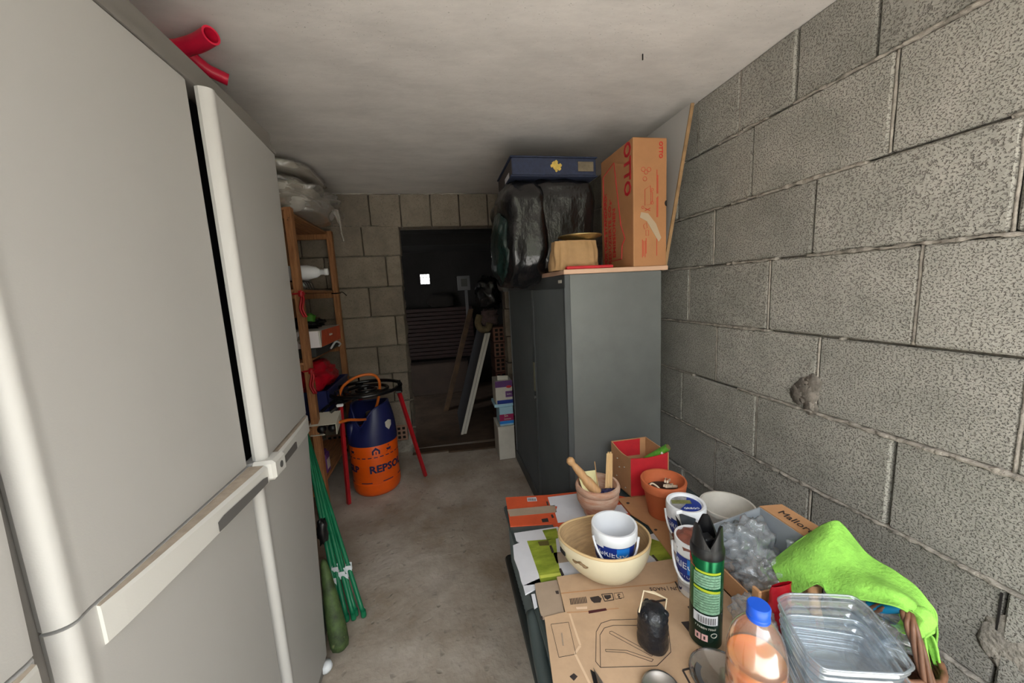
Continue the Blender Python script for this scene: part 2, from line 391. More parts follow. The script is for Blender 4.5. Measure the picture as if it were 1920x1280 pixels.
def mortar_bed(axis, c0, c1, z, at, parent, m=None, th=.009, seed=0, prob=.35, out=.004):
    """wavy squeezed-out ridge along a bed joint, with raked-out gaps"""
    n = int((c1-c0)/.0055); b = MB(); rows = []; rr = random.Random(seed)
    for i in range(n+1):
        t = c0+(c1-c0)*i/n; k = noise.noise(Vector((t*4, seed*3.7, z*9))); f = noise.noise(Vector((t*45, seed, z*5))); f2 = noise.noise(Vector((t*38, seed+5, 1)))
        o = out*(.5+1.3*k+1.5*f)+rr.uniform(-.0012, .0012); o = max(-.014, min(.011, o))
        if k < -.20: o = -.020
        h = th*(.55+.7*f2+.6*max(k, 0))+rr.uniform(-.0008, .0008); h = max(h, .002); zz = z+.004*noise.noise(Vector((t*18, seed, 7)))
        pr = [(.02, -h), (-o, -h*.7), (-o-.002+rr.uniform(-.0015, .0015), 0), (-o*.9, h*.6), (.02, h)]
        rows.append(b.a([((at+p[0], t, zz+p[1]) if axis == 0 else (t, at+p[0], zz+p[1])) for p in pr]))
    for i in range(n):
        for k in range(4): b.face([rows[i]+k, rows[i+1]+k, rows[i+1]+k+1, rows[i]+k+1])
    return b.build('mortar_joint', m or M_mortar, parent, smooth=True, auto=50)
for c in range(1, 9): mortar_bed(0, YF, YB, ZJ[c], WX, wr, seed=c, th=.009)
mj = MB()
for c in range(8):
    for y in JY[c]:
        r_ = random.Random(int(y*1000)+c); k = r_.random()
        if k < .62:      # squeezed vertical bead, the others stay open and dark
            pts = [(WX+.004, y+.0015*noise.noise(Vector((y, z_*9, 1))), ZJ[c+1]+.004+(ZJ[c]-ZJ[c+1]-.008)*z_) for z_ in [i/9 for i in range(10)]]
            mj.tube(pts, [.0036+.0012*noise.noise(Vector((q[2]*20, y, 0))) for q in pts], 6)
mj.build('mortar_bead', M_mortar, wr, smooth=True, kind='stuff')
# grout patch smeared over the joint and a broken corner lower right
M_grout = mat('grey_grout', (136, 128, 119), .95, (30, .3), (60, .8, .008))
c0 = atX(1512, 733, WX)
b = MB()
for (dx, dy, r, sd) in ((0, 0, .04, 1), (8, 30, .022, 2), (-14, 6, .03, 3), (12, -14, .026, 6)):
    c = atX(1512+dx, 733+dy, WX); n_ = 18
    ring = [(WX-.002-.002*(i % 2), c.y+r*(1+.35*noise.noise(Vector((i*.9, sd*4, 0))))*math.cos(2*PI*i/n_), c.z+r*1.1*(1+.35*noise.noise(Vector((i*.9, sd*9, 2))))*math.sin(2*PI*i/n_)) for i in range(n_)]
    q = b.a(ring+[(WX-.005, c.y, c.z)])
    for i in range(n_): b.face([q+i, q+(i+1) % n_, q+n_])
    q = b.a(ring+[(WX+.004, p[1], p[2]) for p in ring])
    for i in range(n_): b.face([q+i, q+(i+1) % n_, q+n_+(i+1) % n_, q+n_+i])
b.build('grout_patch', M_grout, wr, smooth=True)
b = MB().blob(atX(1523, 762, WX)+Vector((.004, 0, 0)), (.010, .012, .022), .9, .5, 2, 5, 12, 8).build('mortar_lump', M_mortar, wr, smooth=True)
c = atX(1905, 1225, WX)
MB().blob((WX+.004, c.y, c.z), (.007, .055, .060), .85, .35, 2, 8, 36, 20).build('mortar_lump', M_mortar, wr, smooth=True)
MB().box((WX-.001, .488, .40), (WX+.001, .4915, .56)).build('joint_gap', M_hole, wr)

# back wall with the rough doorway, blocks, lintel row, hollow bricks at its foot
XD0, XD1, ZD = -.25, .50, 1.752
wb = struct(MB().box((XL, YB+.07, -.02), (XD0-.03, YB+.18, ZC+.01)).box((XD1+.02, YB+.07, -.02), (WX+.1, YB+.18, ZC+.01)).box((XD0-.05, YB+.07, ZD+.01), (XD1+.05, YB+.18, ZC+.01)).build('wall_back', M_mortar))
ZB = [1.985, 1.768, 1.553, 1.329, 1.109, .885, .669, .445, .22, -.02]
tops = [XL]+[-1.09+.214*i for i in range(1, 12)]
tops = [XL, -.878, -.664, -.445, -.23, -.013, .199, .414, .625, .84, 1.05, WX+.06]
for a, b_ in zip(tops[:-1], tops[1:]): block((a+.003, YB, ZD+.004), (b_-.003, YB+.12, ZB[0]+.004), 1, wb, M_blockb, rnd)
rows = {1: [-.93, -.515], 2: [-.79, -.367], 3: [-.92, -.508], 4: [-.75, -.338], 5: [-.90, -.49], 6: [-.82, -.40], 7: [-.93, -.52], 8: [-.8]}
for r in range(1, 9):
    xs = [XL]+rows[r]+[XD0+(-.002, .0, -.008, -.012, -.018, -.024, -.03, -.036, -.04)[r]]
    for a, b_ in zip(xs[:-1], xs[1:]):
        if r == 8:
            if a > -1: a, b_ = -.74, -.45
        block((a+.003, YB, max(ZB[r+1], 0)+.003), (b_-.003, YB+.12, ZB[r]-.003), 1, wb, M_blockb, rnd)
    xs = [XD1+.01*(r % 2), .72+.2*(r % 2), WX+.05]
    for a, b_ in zip(xs[:-1], xs[1:]): block((a+.003, YB, max(ZB[r+1], 0)+.003), (b_-.003, YB+.12, ZB[r]-.003), 1, wb, M_blockb, rnd)
M_mb = mat('mortar_back', (136, 128, 116), .95, (30, .25), (90, .8, .008))
for r in range(1, 9):
    mortar_bed(1, XL, XD0-.01, ZB[r], YB, wb, M_mb, seed=r+20, th=.007, out=.002)
mortar_bed(1, XL, WX, ZB[0]+.004, YB-.002, wb, M_offw, seed=41, th=.006, out=.004)
# ragged mortar down the jamb
def jamb(u, v):
    z = v*ZD; x = XD0-.022-.012*(1-v) + .016*noise.noise(Vector((z*14, u*2, 4))) + .008*noise.noise(Vector((z*45, u*4, 1)))
    return (x+.012*math.sin(u*PI), YB-.004+u*.2, z)
MB().grid(jamb, 6, 120).build('mortar_jamb', M_blockb, wb, smooth=True, label='ragged mortar edge of the doorway')
def hollow(xc, zc, nx, nz, parent, s=.036, y=YB-.006):
    o = MB().box((xc-nx*s/2-.008, y, zc-nz*s/2-.008), (xc+nx*s/2+.008, y+.05, zc+nz*s/2+.008), .003).build('hollow_brick', M_brick, parent)
    h = MB()
    for i in range(nx):
        for k in range(nz):
            x = xc+(i-(nx-1)/2)*s; z = zc+(k-(nz-1)/2)*s; h.box((x-s*.3, y-.0015, z-s*.3), (x+s*.3, y+.002, z+s*.3), .003)
    h.build('hole', M_hole, parent, kind='stuff')
hollow(-.84, .158, 4, 4, wb); hollow(-.37, .19, 2, 3, wb)
# back room
YR = 5.0
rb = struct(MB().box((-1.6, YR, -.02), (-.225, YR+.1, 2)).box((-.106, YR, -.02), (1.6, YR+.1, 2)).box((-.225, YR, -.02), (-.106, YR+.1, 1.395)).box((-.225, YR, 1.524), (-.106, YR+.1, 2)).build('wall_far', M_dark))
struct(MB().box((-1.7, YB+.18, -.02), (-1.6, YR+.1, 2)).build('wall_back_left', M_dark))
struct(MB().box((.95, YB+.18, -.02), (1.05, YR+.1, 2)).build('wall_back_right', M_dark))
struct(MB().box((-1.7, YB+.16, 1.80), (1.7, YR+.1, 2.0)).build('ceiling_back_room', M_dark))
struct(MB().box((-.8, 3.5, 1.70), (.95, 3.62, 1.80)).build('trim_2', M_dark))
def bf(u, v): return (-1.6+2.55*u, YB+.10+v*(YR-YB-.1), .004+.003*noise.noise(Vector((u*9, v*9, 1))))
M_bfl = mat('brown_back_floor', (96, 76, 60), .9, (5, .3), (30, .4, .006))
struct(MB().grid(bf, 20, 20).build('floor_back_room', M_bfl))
wn = struct(MB().box((-.232, YR-.005, 1.388), (-.099, YR+.005, 1.396)).box((-.232, YR-.005, 1.523), (-.099, YR+.005, 1.531)).box((-.232, YR-.005, 1.388), (-.224, YR+.005, 1.531)).box((-.107, YR-.005, 1.388), (-.099, YR+.005, 1.531)).build('window_1', M_dark))
for i in range(1, 3):
    MB().box((-.225+.04*i-.003, YR, 1.395), (-.225+.04*i+.003, YR+.01, 1.524)).build('muntin', M_dark, wn)
    MB().box((-.225, YR, 1.395+.043*i-.003), (-.106, YR+.01, 1.395+.043*i+.003)).build('muntin', M_dark, wn)
for i in range(3):
    for k in range(3): MB().box((-.222+.04*i, YR+.012, 1.398+.043*k), (-.188+.04*i, YR+.015, 1.435+.043*k)).build('pane', film('pane_glass', (245, 245, 245), .95, .3, None, .1), wn)
# loose sill board on the threshold
tag(MB().prism([(-.30, YB-.02, 0), (-.02, YB-.03, 0), (-.02, YB-.06, 0), (.42, YB-.09, 0), (.44, YB+.02, 0), (-.28, YB+.07, 0)], (0, 0, .012)).build('threshold_board', M_plank), 'thin brown board lying on the floor across the doorway threshold', 'board')

# ================================================================== PLASTIC CABINETS (left)
FX = -.47
def fillet_door(y0, y1, z0, z1, ang=0, hinge=None, r=.022, x=FX, zt=None, y1b=None):
    """upright door panel with a rolled near edge; ang swings it about its far edge"""
    prof = [(x-.030, y0+.004)]
    for i in range(9):
        a = PI/2*i/8; prof.append((x-r+r*math.sin(a)+.004*math.sin(2*a), y0+r-r*math.cos(a)))
    prof += [(x-.0015, y0+r+.012), (x-.0015, y1-.014), (x-.003, y1-.006), (x-.009, y1-.001), (x-.030, y1)]
    b = MB(); pts = [Vector((p[0], p[1], z0)) for p in prof]; top = [Vector((p[0], p[1], z1)) for p in prof]
    if ang:
        for q in pts+top:
            dy = q.y-y1; dx = q.x-x; q.x = x+dx*math.cos(ang)-dy*math.sin(ang); q.y = y1+dy*math.cos(ang)+dx*math.sin(ang)
    if y1b is not None:
        for q in pts: q.y = y0+(q.y-y0)*(y1b[0]-y0)/(y1-y0)
        for q in top: q.y = y0+(q.y-y0)*(y1b[1]-y0)/(y1-y0)
    n = len(pts); q0 = b.a(pts+top)
    b.face([q0+i for i in range(n)][::-1]); b.face([q0+n+i for i in range(n)])
    for i in range(n): j = (i+1) % n; b.face([q0+i, q0+j, q0+n+j, q0+n+i])
    return b
def utility_cabinet(y0, label, detail=True, ajar=True):
    """four-door plastic cupboard; y0 = near end, 0.845 m wide"""
    D = y0-.488; t = thing('utility_cabinet', label, 'cabinet', (FX-.25, y0+.42, 0))
    yA, yG, yB = y0, y0+.447, y0+.852            # near edge, meeting line, far edge
    MB().box((XL+.02, y0+.004, .0), (FX-.034, yB-.012, 1.71), .01).build('body', M_crown, t)
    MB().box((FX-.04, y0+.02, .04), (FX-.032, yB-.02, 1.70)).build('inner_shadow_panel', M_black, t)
    cw = MB(); cw.prism([(XL+.02, y0, 1.712), (FX+.002, y0, 1.712), (FX+.002, yB-.003, 1.712), (XL+.02, yB-.003, 1.712)], (0, 0, .012))
    cw.box((XL+.02, y0+.002, 1.724), (FX-.004, yB-.012, 1.772), .006); cw.build('crown', M_crown, t)
    zs = .872
    d1 = fillet_door(yA, yG-.008, zs+.004, 1.709).build('door', M_door, t, smooth=True, auto=28)
    an = .075 if ajar else 0
    d2 = fillet_door(yG+.006, yB, zs+.004, 1.709, ang=an, r=.022, y1b=(yB-.02, yB+.004)).build('door', M_door, t, smooth=True, auto=28)
    d3 = fillet_door(yA, yG-.008, .05, zs-.001).build('door', M_door, t, smooth=True, auto=28)
    d4 = fillet_door(yG+.006, yB-.02, .05, zs-.001, ang=.02, r=.022, y1b=(yB-.12, yB-.02)).build('door', M_door, t, smooth=True, auto=28)
    # carrying bar that swells out towards the lock in the middle
    def bar(ya, yb, parent, flip):
        n = 14; b = MB(); rows = []
        for i in range(n+1):
            s_ = i/n; y = ya+(yb-ya)*s_; k = s_ if not flip else 1-s_; out = .003+.034*k**.8
            zlow = zs-.058+.012*k
            rows.append(b.a([(FX-.003, y, zs-.002), (FX+out*.8, y, zs-.004), (FX+out, y, zs-.010), (FX+out, y, zlow), (FX-.003, y, zlow-.004)]))
        for i in range(n):
            for j in range(4):
                b.cm = 1 if j == 0 else 0
                b.face([rows[i]+j, rows[i+1]+j, rows[i+1]+j+1, rows[i]+j+1])
        b.cm = 0; b.face([rows[0]+j for j in range(5)]); b.face([rows[-1]+j for j in range(5)])
        h = b.build('handle', [M_rim, M_dust], parent)
        g = MB(); ka, kb = ((.54, .985) if not flip else (.015, .46)); rr = []
        for i in range(11):
            s_ = ka+(kb-ka)*i/10; y = ya+(yb-ya)*s_; k = s_ if not flip else 1-s_; out = (.003+.034*k**.8)*.55
            e = .004 if i in (0, 10) else 0; of_ = .003+.034*k**.8+.0009
            rr.append(g.a([(FX+of_, y, zs-.026-e), (FX+of_, y, zs-.057+.012*k+e*.2)]))
        for i in range(10): g.face([rr[i], rr[i+1], rr[i+1]+1, rr[i]+1])
        g.build('grip_recess', M_recess, parent)
    bar(yA+.042, yG-.008, d3, False); bar(yG+.06, yB-.03, d4, True)
    # padlock tab with its hole
    tb = MB().box((FX-.002, yG-.006, zs-.046), (FX+.052, yG+.060, zs+.004), .007).build('lock_tab', M_rim, t)
    hh = MB(); hh.T = Matrix.Translation((FX+.0525, yG+.030, zs-.020)) @ Matrix.Rotation(PI/2, 4, 'Y'); hh.lathe([(.0085, -.002), (.0085, .0006), (0.0, .0006)], n=18)
    hh.build('padlock_hole', M_recess, t)
    MB().box((FX-.03, y0+.03, 0), (FX-.01, yB-.13, .05)).build('plinth', M_crown, t)
    return t
utility_cabinet(.488, 'tall light grey plastic cabinet with far upper door ajar, under the red tubes')
utility_cabinet(.488-.858, 'light grey plastic cabinet cut off at the left edge of the photo, nearest the camera', ajar=False)
p = atZ(622, 1243, .02)
wk = MB().lathe([(0, 0), (.018, 0), (.022, .01), (.018, .024), (0, .028)], (p.x-.02, p.y, 0), 16).build('bottle_cap', M_wplas, smooth=True); tag(wk, 'small round white plastic cap on the floor at the foot of the grey cabinet', 'cap')

# red conduit ends from the ceiling above the cabinet
def conduit(pts, r, label):
    o = thing('conduit', label, 'pipe', pts[0], None)
    P = bez(pts, 6); b = MB().tube(P, r, 16, cap=False); b.tube(P, r*.82, 16, cap=False)
    n = 16; d = (P[-1]-P[-2]).normalized()
    b.build('tube', M_redtube, o, smooth=True)
    rg = MB(); up = Vector((0, 0, 1)); sd = d.cross(up).normalized(); up = sd.cross(d)
    A = rg.a([P[-1]+(sd*math.cos(2*PI*k/n)+up*math.sin(2*PI*k/n))*r*1.03 for k in range(n)]); Bq = rg.a([P[-1]+(sd*math.cos(2*PI*k/n)+up*math.sin(2*PI*k/n))*r*.80 for k in range(n)])
    for k in range(n): rg.face([A+k, A+(k+1) % n, Bq+(k+1) % n, Bq+k])
    rg.build('cut_end', M_redtube, o)
    return o
conduit([atY(300, 88, 1.27), atY(330, 91, 1.245), atY(348, 88, 1.235), atY(372, 80, 1.215), atY(396, 66, 1.18)], .021, 'thick red plastic conduit end curving out of the ceiling, upper of the two')
conduit([atY(368, 115, 1.33)+Vector((-.03, 0, .03)), atY(385, 128, 1.36), atY(405, 139, 1.375), atY(428, 150, 1.39)], .017, 'thinner straight red plastic conduit end below the curved one')

# ================================================================== WOODEN SHELF
SX, SB, Y1, Y2 = -.71, -1.0, 2.09, 2.80
sh = thing('shelving_unit', 'narrow open pine shelving unit in the far left corner beside the gas bottle', 'shelf', ((SX+SB)/2, (Y1+Y2)/2, 0))
for (x, y) in ((SX, Y1), (SX, Y2), (SB, Y1), (SB, Y2)):
    MB().box((x-.018, y-.02, 0), (x+.018, y+.02, 1.72), .002).build('post', M_pine, sh)
LV = [1.70, 1.30, .92, .56, .21]
for z in LV:
    for y in (Y1, Y2): MB().box((SB+.018, y-.012, z-.035), (SX-.018, y+.012, z), .002).build('crossbar', M_pine, sh)
    for k in range(5):
        x = SX-.045-(SX-SB-.09)*k/4+.01
        MB().box((x-.024, Y1-.03, z), (x+.024, Y2+.03, z+.014), .002).build('slat', M_pineh, sh)
for y in (Y1,):
    for (z, k) in ((1.655, 0), (1.665, 1)): MB().lathe([(0, 0), (.004, .0), (.004, .002), (0, .002)], (SX+.005*k, y-.021, z), 8).build('screw', M_blksteel, sh)
# things on it
t = thing('plastic_wrapped_bundle', 'white bundle wrapped in crinkled clear plastic on top of the pine shelf', 'bundle', (-.8, 2.4, 1.714))
MB().blob((-.80, 2.38, 1.80), (.20, .34, .088), .75, .28, 2.6, 3, 48, 26, flat=1.716).build('stuffing', mat('greyish_white_fabric', (190, 184, 176), .9, (9, .12), (30, .3, .01)), t, smooth=True)
MB().blob((-.79, 2.38, 1.80), (.225, .365, .100), .75, .30, 2.6, 9, 64, 32, flat=1.715).build('wrap', F_wrap, t, smooth=True)
tl = MB(); P = [atY(628, 395, 2.3), atY(636, 415, 2.29), atY(640, 435, 2.28), atY(645, 453, 2.28)]; tl.tube(bez(P, 5), [.018-.013*min(1, i/9) for i in range(16)], 8); tl.build('twisted_tail', F_wrap, t, smooth=True)
t2 = thing('rolled_blanket', 'flat pale rolled cover lying on the wrapped bundle just under the ceiling', 'blanket', (-.8, 2.35, 1.90))
MB().blob((-.80, 2.34, 1.936), (.19, .26, .036), .6, .12, 3, 5, 40, 16).build('roll', F_wrap, t2, smooth=True)
MB().blob((-.80, 2.34, 1.936), (.18, .25, .030), .6, .10, 3, 5, 30, 12).build('filling', MC['greyish_white_fabric'], t2, smooth=True)
bt = thing('white_bottle', 'white plastic bottle lying on its side on the second shelf', 'bottle', (-.85, 2.30, 1.36))
b = MB(); c = atY(548, 514, 2.25); b.T = Matrix.Translation((c.x-.06, 2.25, 1.408)) @ Matrix.Rotation(PI/2, 4, 'Y')
b.lathe([(0, 0), (.036, .002), (.040, .02), (.040, .14), (.030, .185), (.016, .205)], n=20); b.build('body', M_wplas, bt, smooth=True)
b2 = MB(); b2.T = b.T; b2.lathe([(.015, .20), (.015, .225), (.019, .226), (.019, .245), (0, .246)], n=16); b2.build('cap', M_wplas, bt, smooth=True)
wb_ = thing('wire_rack', 'small dark wire rack under the white bottle on the second shelf', 'rack', (-.8, 2.25, 1.315))
for k in range(4):
    y = 2.19+.04*k; MB().tube(bez([(-.92, y, 1.315), (-.90, y, 1.366), (-.80, y, 1.362), (-.72, y, 1.36), (-.70, y, 1.318)], 5), .0022, 6).build('wire', M_blksteel, wb_, smooth=True)
MB().tube([(-.92, 2.17, 1.316), (-.92, 2.33, 1.316)], .0025, 6).build('rail', M_blksteel, wb_); MB().tube([(-.70, 2.17, 1.316), (-.70, 2.33, 1.316)], .0025, 6).build('rail', M_blksteel, wb_)
g = thing('glass_jar', 'squat clear glass jar beside the wire rack on the second shelf', 'jar', (-.80, 2.45, 1.315))
MB().lathe([(0, 0), (.04, 0), (.045, .02), (.045, .06), (.034, .075)], (-.80, 2.45, 1.316), 20).build('glass', F_clear, g, smooth=True)
MB().lathe([(.036, .070), (.036, .088), (0, .09)], (-.80, 2.45, 1.316), 20).build('lid', M_steel, g, smooth=True)
# box with a round picture
zb = 1.03-.10
t = thing('product_box', 'orange and white carton with a round picture on the third shelf', 'box', (-.82, 2.3, .934))
MB().box((-.98, 2.20, .99), (-.668, 2.62, 1.085), .002).build('carton', M_offw, t)
MB().poly([(-.667, 2.21, .992), (-.667, 2.62, .992), (-.667, 2.62, 1.083), (-.667, 2.235, 1.083)]).build('orange_side', M_orange, t)
fp = MB().box((-.98, 2.190, .992), (-.672, 2.199, 1.083)).build('white_front', mat('bright_white_card', (236, 228, 232), .6), t)
pc = MB(); cc = (-.755, 2.1885, 1.040); pc.poly([(cc[0]+.028*math.cos(2*PI*i/24), cc[1], cc[2]+.028*math.sin(2*PI*i/24)) for i in range(24)]); pc.build('round_picture', mat('brown_print', (82, 66, 60), .5, (60, .5), rgb2=(210, 200, 190)), t)
text('kitchen', .022, frame((-.6655, 2.40, 1.045), (0, 1, 0), (0, 0, 1)), M_offw, t)
cx_ = thing('storage_crate', 'dark clutter crate underneath the orange and white carton', 'crate', (-.83, 2.4, .934))
b = MB().box((-.975, 2.2, .936), (-.70, 2.68, .988), .004); b.build('crate_body', mat('dark_grey_crate', (52, 54, 54), .6), cx_)
cb = MB().tube(bez([(-.69, 2.45, .95), (-.67, 2.50, .985), (-.66, 2.56, .965), (-.68, 2.60, .945)], 6), .006, 6).build('white_cable', M_wplas); tag(cb, 'loop of white cable poking out between third shelf and carton', 'cable')
gb = thing('green_bag', 'crumpled green and black bag lying on top of the orange carton', 'bag', (-.80, 2.4, 1.087))
MB().blob((-.82, 2.42, 1.118), (.11, .12, .034), .9, .5, 3, 4, 30, 16, flat=1.0865).build('black_film', M_bin, gb, smooth=True)
MB().blob((-.76, 2.36, 1.15), (.03, .03, .028), .9, .4, 3, 6, 16, 10).build('green_knot', mat('leaf_green', (70, 130, 40), .6), gb, smooth=True)
cr_ = thing('plastic_crate', 'dark navy crate on the fourth shelf holding a red bag', 'crate', (-.8, 2.4, .575))
b = MB(); x0, x1, y0, y1, z0, z1 = -.97, -.665, 2.20, 2.66, .576, .74
for lo, hi in (((x0, y0, z0), (x1, y1, z0+.008)), ((x0, y0, z0), (x0+.008, y1, z1)), ((x1-.008, y0, z0), (x1, y1, z1)), ((x0, y0, z0), (x1, y0+.008, z1)), ((x0, y1-.008, z0), (x1, y1, z1))): b.box(lo, hi, .002)
b.build('crate_walls', M_navy, cr_); MB().box((x1-.001, y0-.004, z1-.016), (x1+.006, y1+.004, z1), .003).build('crate_rim', M_navy, cr_)
rd = MB().blob((-.815, 2.42, .79), (.135, .20, .085), .8, .3, 2.6, 11, 48, 26, flat=.59).build('red_plastic_bag', M_redfilm, smooth=True); tag(rd, 'shiny red plastic bag bulging out of the navy crate', 'bag')
pf = thing('purple_package', 'purple and white package standing on the lowest shelf', 'package', (-.75, 2.35, .225))
MB().box((-.80, 2.24, .225), (-.73, 2.31, .345), .006).build('pack', M_purple, pf); MB().box((-.7299, 2.25, .25), (-.7290, 2.30, .31)).build('white_label', M_offw, pf)
MB().box((-.79, 2.25, .346), (-.74, 2.30, .365), .003).build('pack_top', M_purple, pf)
# ribbons tied to the near post
for (zz, lab) in ((1.29, 'red ribbon knotted round the near pine post at the second shelf'), (.885, 'red ribbon knotted round the near pine post above the navy crate')):
    t = thing('ribbon', lab, 'ribbon', (SX, Y1, zz))
    MB().tube([(SX-.02, Y1-.022, zz), (SX+.02, Y1-.022, zz+.003), (SX+.02, Y1+.022, zz), (SX-.02, Y1+.022, zz)], .005, 6, closed=True).build('loop', M_redp2, t)
    for dx in (.02, .032): MB().tube(bez([(SX+.02, Y1-.022, zz), (SX+dx, Y1-.036, zz-.03), (SX+dx-.01, Y1-.04, zz-.075), (SX+dx+.004, Y1-.038, zz-.12)], 4), .0055, 6).build('tail', M_redp2, t, smooth=True)
    MB().blob((SX+.02, Y1-.026, zz), (.014, .012, .016), .8, .4, 3, 2, 12, 8).build('knot', M_redp2, t)
t = thing('cable_tie', 'black cord tied round the far pine post at the second shelf', 'cord', (SX, Y2, 1.3))
MB().tube([(SX-.022, Y2-.024, 1.295), (SX+.022, Y2-.024, 1.295), (SX+.022, Y2+.024, 1.295), (SX-.022, Y2+.024, 1.295)], .004, 6, closed=True).build('loop', M_blksteel, t)
MB().tube(bez([(SX+.022, Y2-.02, 1.295), (SX+.05, Y2-.03, 1.30), (SX+.075, Y2-.03, 1.275)], 5), .003, 5).build('loose_end', M_blksteel, t)
ls = MB().box((-1.02, 2.05, 1.716), (-.985, 2.09, 1.80)).build('white_card', M_white); tag(ls, 'white card edge at the near end of the wrapped bundle', 'card')

# ================================================================== GAS BOTTLE AND BURNER
gx, gy = -.495, 2.44; GR = .148
t = thing('gas_bottle', 'orange gas bottle with a dark blue plastic collar under the tripod burner', 'gas bottle', (gx, gy, 0))
MB().lathe([(0, .012), (.118, .0), (.130, .004), (.142, .02), (GR, .045), (GR, .085), (GR-.003, .088), (GR-.003, .205), (GR, .208), (GR, .345), (GR-.01, .37), (.10, .42), (.05, .44), (0, .445)], (gx, gy, 0), 56).build('cylinder', M_orsteel, t, smooth=True, auto=40)
def collar(u, v):
    a = 2*PI*u; front = math.cos(a-math.radians(-118)); h = .575 - .115*max(0, front)**7 + .01*math.cos(2*a)
    z = .338 + (h-.338)*v; r = GR+.002 - .034*v**2.2
    return (gx+r*math.cos(a), gy+r*math.sin(a), z)
def collari(u, v):
    p = Vector(collar(u, v)); d = Vector((p.x-gx, p.y-gy, 0)); return (p.x-d.x*.08, p.y-d.y*.08, p.z)
MB().grid(collar, 64, 12).grid(collari, 64, 12).build('collar', M_navy, t, smooth=True)
MB().tube([Vector(collar(i/48, 1))*1 - Vector((Vector(collar(i/48, 1)).x-gx, Vector(collar(i/48, 1)).y-gy, 0))*.04 for i in range(48)], .007, 8, closed=True).build('collar_lip', M_navy, t, smooth=True)
for a in (-150,): MB().lathe([(.030, -.07), (.033, 0), (.030, .06)], (gx+(GR-.02)*math.cos(math.radians(a)), gy+(GR-.02)*math.sin(math.radians(a)), .42), 10, cap=True).build('collar_rib', M_navy, t, smooth=True)
MB().lathe([(.022, .44), (.022, .49), (.030, .492), (.030, .52), (.012, .525), (0, .525)], (gx, gy, 0), 16).build('valve', M_brass, t, smooth=True)
def bandpatch(b, c, r, a0, a1, z0, z1, n=8):
    rr = [b.a([(c[0]+r*math.cos(a0+(a1-a0)*i/n), c[1]+r*math.sin(a0+(a1-a0)*i/n), z) for z in (z0, z1)]) for i in range(n+1)]
    for i in range(n): b.face([rr[i], rr[i+1], rr[i+1]+1, rr[i]+1])
dr = math.radians
b = MB()
for a in range(-180, 0, 14): bandpatch(b, (gx, gy), GR+.0008, dr(a), dr(a+9), .262, .268)
b.build('dashed_line', M_nink, t)
b = MB()
for a in (-170, -118, -66, -20): bandpatch(b, (gx, gy), GR+.0008, dr(a), dr(a+27), .098, .104)
b.build('dashed_line', M_nink, t)
text('REPSOL', .066, None, M_nink, t, bend=((gx, gy), GR+.0008, dr(-50), .185), sx=1.05, bold=.0022)
text('GLP', .056, None, M_nink, t, bend=((gx, gy), GR+.0008, dr(-142), .19), sx=1.1, bold=.0018)
# house and flame-pot pictograms
def house(a):
    b = MB(); q = lambda u, z: (gx+(GR+.0009)*math.cos(dr(a)+u/GR), gy+(GR+.0009)*math.sin(dr(a)+u/GR), z)
    b.poly([q(-.024, .283), q(-.024, .307), q(0, .33), q(.024, .307), q(.024, .283), q(.014, .283), q(.014, .303), q(0, .312), q(-.014, .303), q(-.014, .283)])
    b.poly([q(-.003, .283), q(-.003, .302), q(.003, .302), q(.003, .283)])
    b.build('house_symbol', M_nink, t)
house(-76)
def cup(a):
    b = MB(); q = lambda u, z: (gx+(GR+.0009)*math.cos(dr(a)+u/GR), gy+(GR+.0009)*math.sin(dr(a)+u/GR), z)
    b.poly([q(-.018, .308), q(-.012, .293), q(.012, .293), q(.018, .308)]); b.poly([q(-.02, .286), q(.02, .286), q(.02, .289), q(-.02, .289)]); b.poly([q(-.003, .315), q(.003, .322), q(0, .332), q(-.005, .324)])
    b.build('cup_symbol', M_nink, t)
cup(-44); cup(-138)
b = MB(); q = lambda u, z: (gx+(GR-.006)*math.cos(dr(-38)+u/GR), gy+(GR-.006)*math.sin(dr(-38)+u/GR), z)
b.poly([q(-.026, .475), q(0, .485), q(.026, .475), q(.024, .445), q(0, .42), q(-.024, .445)]); b.T = None
for p in b.v: p.x += .008*math.cos(dr(-38)); p.y += .008*math.sin(dr(-38))
b.build('shield_sticker', M_offw, t)
# burner on tripod
RC = Vector((-.485, 2.34, .70)); RR = .205
t = thing('tripod_burner', 'black ring paella burner on a red three-legged stand above the gas bottle', 'burner', (RC.x, RC.y, 0))
def circ(c, r, n=48): return [Vector((c.x+r*math.cos(2*PI*i/n), c.y+r*math.sin(2*PI*i/n), c.z)) for i in range(n)]
MB().tube(circ(RC, RR), .011, 10, closed=True).build('outer_ring', M_blksteel, t, smooth=True)
MB().tube(circ(RC+Vector((.0, 0, -.01)), .125), .010, 10, closed=True).build('burner_ring', M_blksteel, t, smooth=True)
MB().tube(circ(RC+Vector((.0, 0, -.01)), .055, 28), .010, 10, closed=True).build('burner_ring', M_blksteel, t, smooth=True)
for k in range(3):
    a = dr((228, 348, 108)[k]); d = Vector((math.cos(a), math.sin(a), 0))
    MB().tube([RC+d*.03+Vector((0, 0, -.018)), RC+d*(RR+.01)+Vector((0, 0, -.018))], .009, 8).build('spoke', M_blksteel, t)
feet = [Vector((-.640, 2.262, .006)), Vector((-.188, 2.485, .006)), Vector((-.62, 2.68, .006))]
tp = [Vector((-.606, 2.205, .66)), Vector((-.292, 2.33, .66)), Vector((-.57, 2.55, .66))]
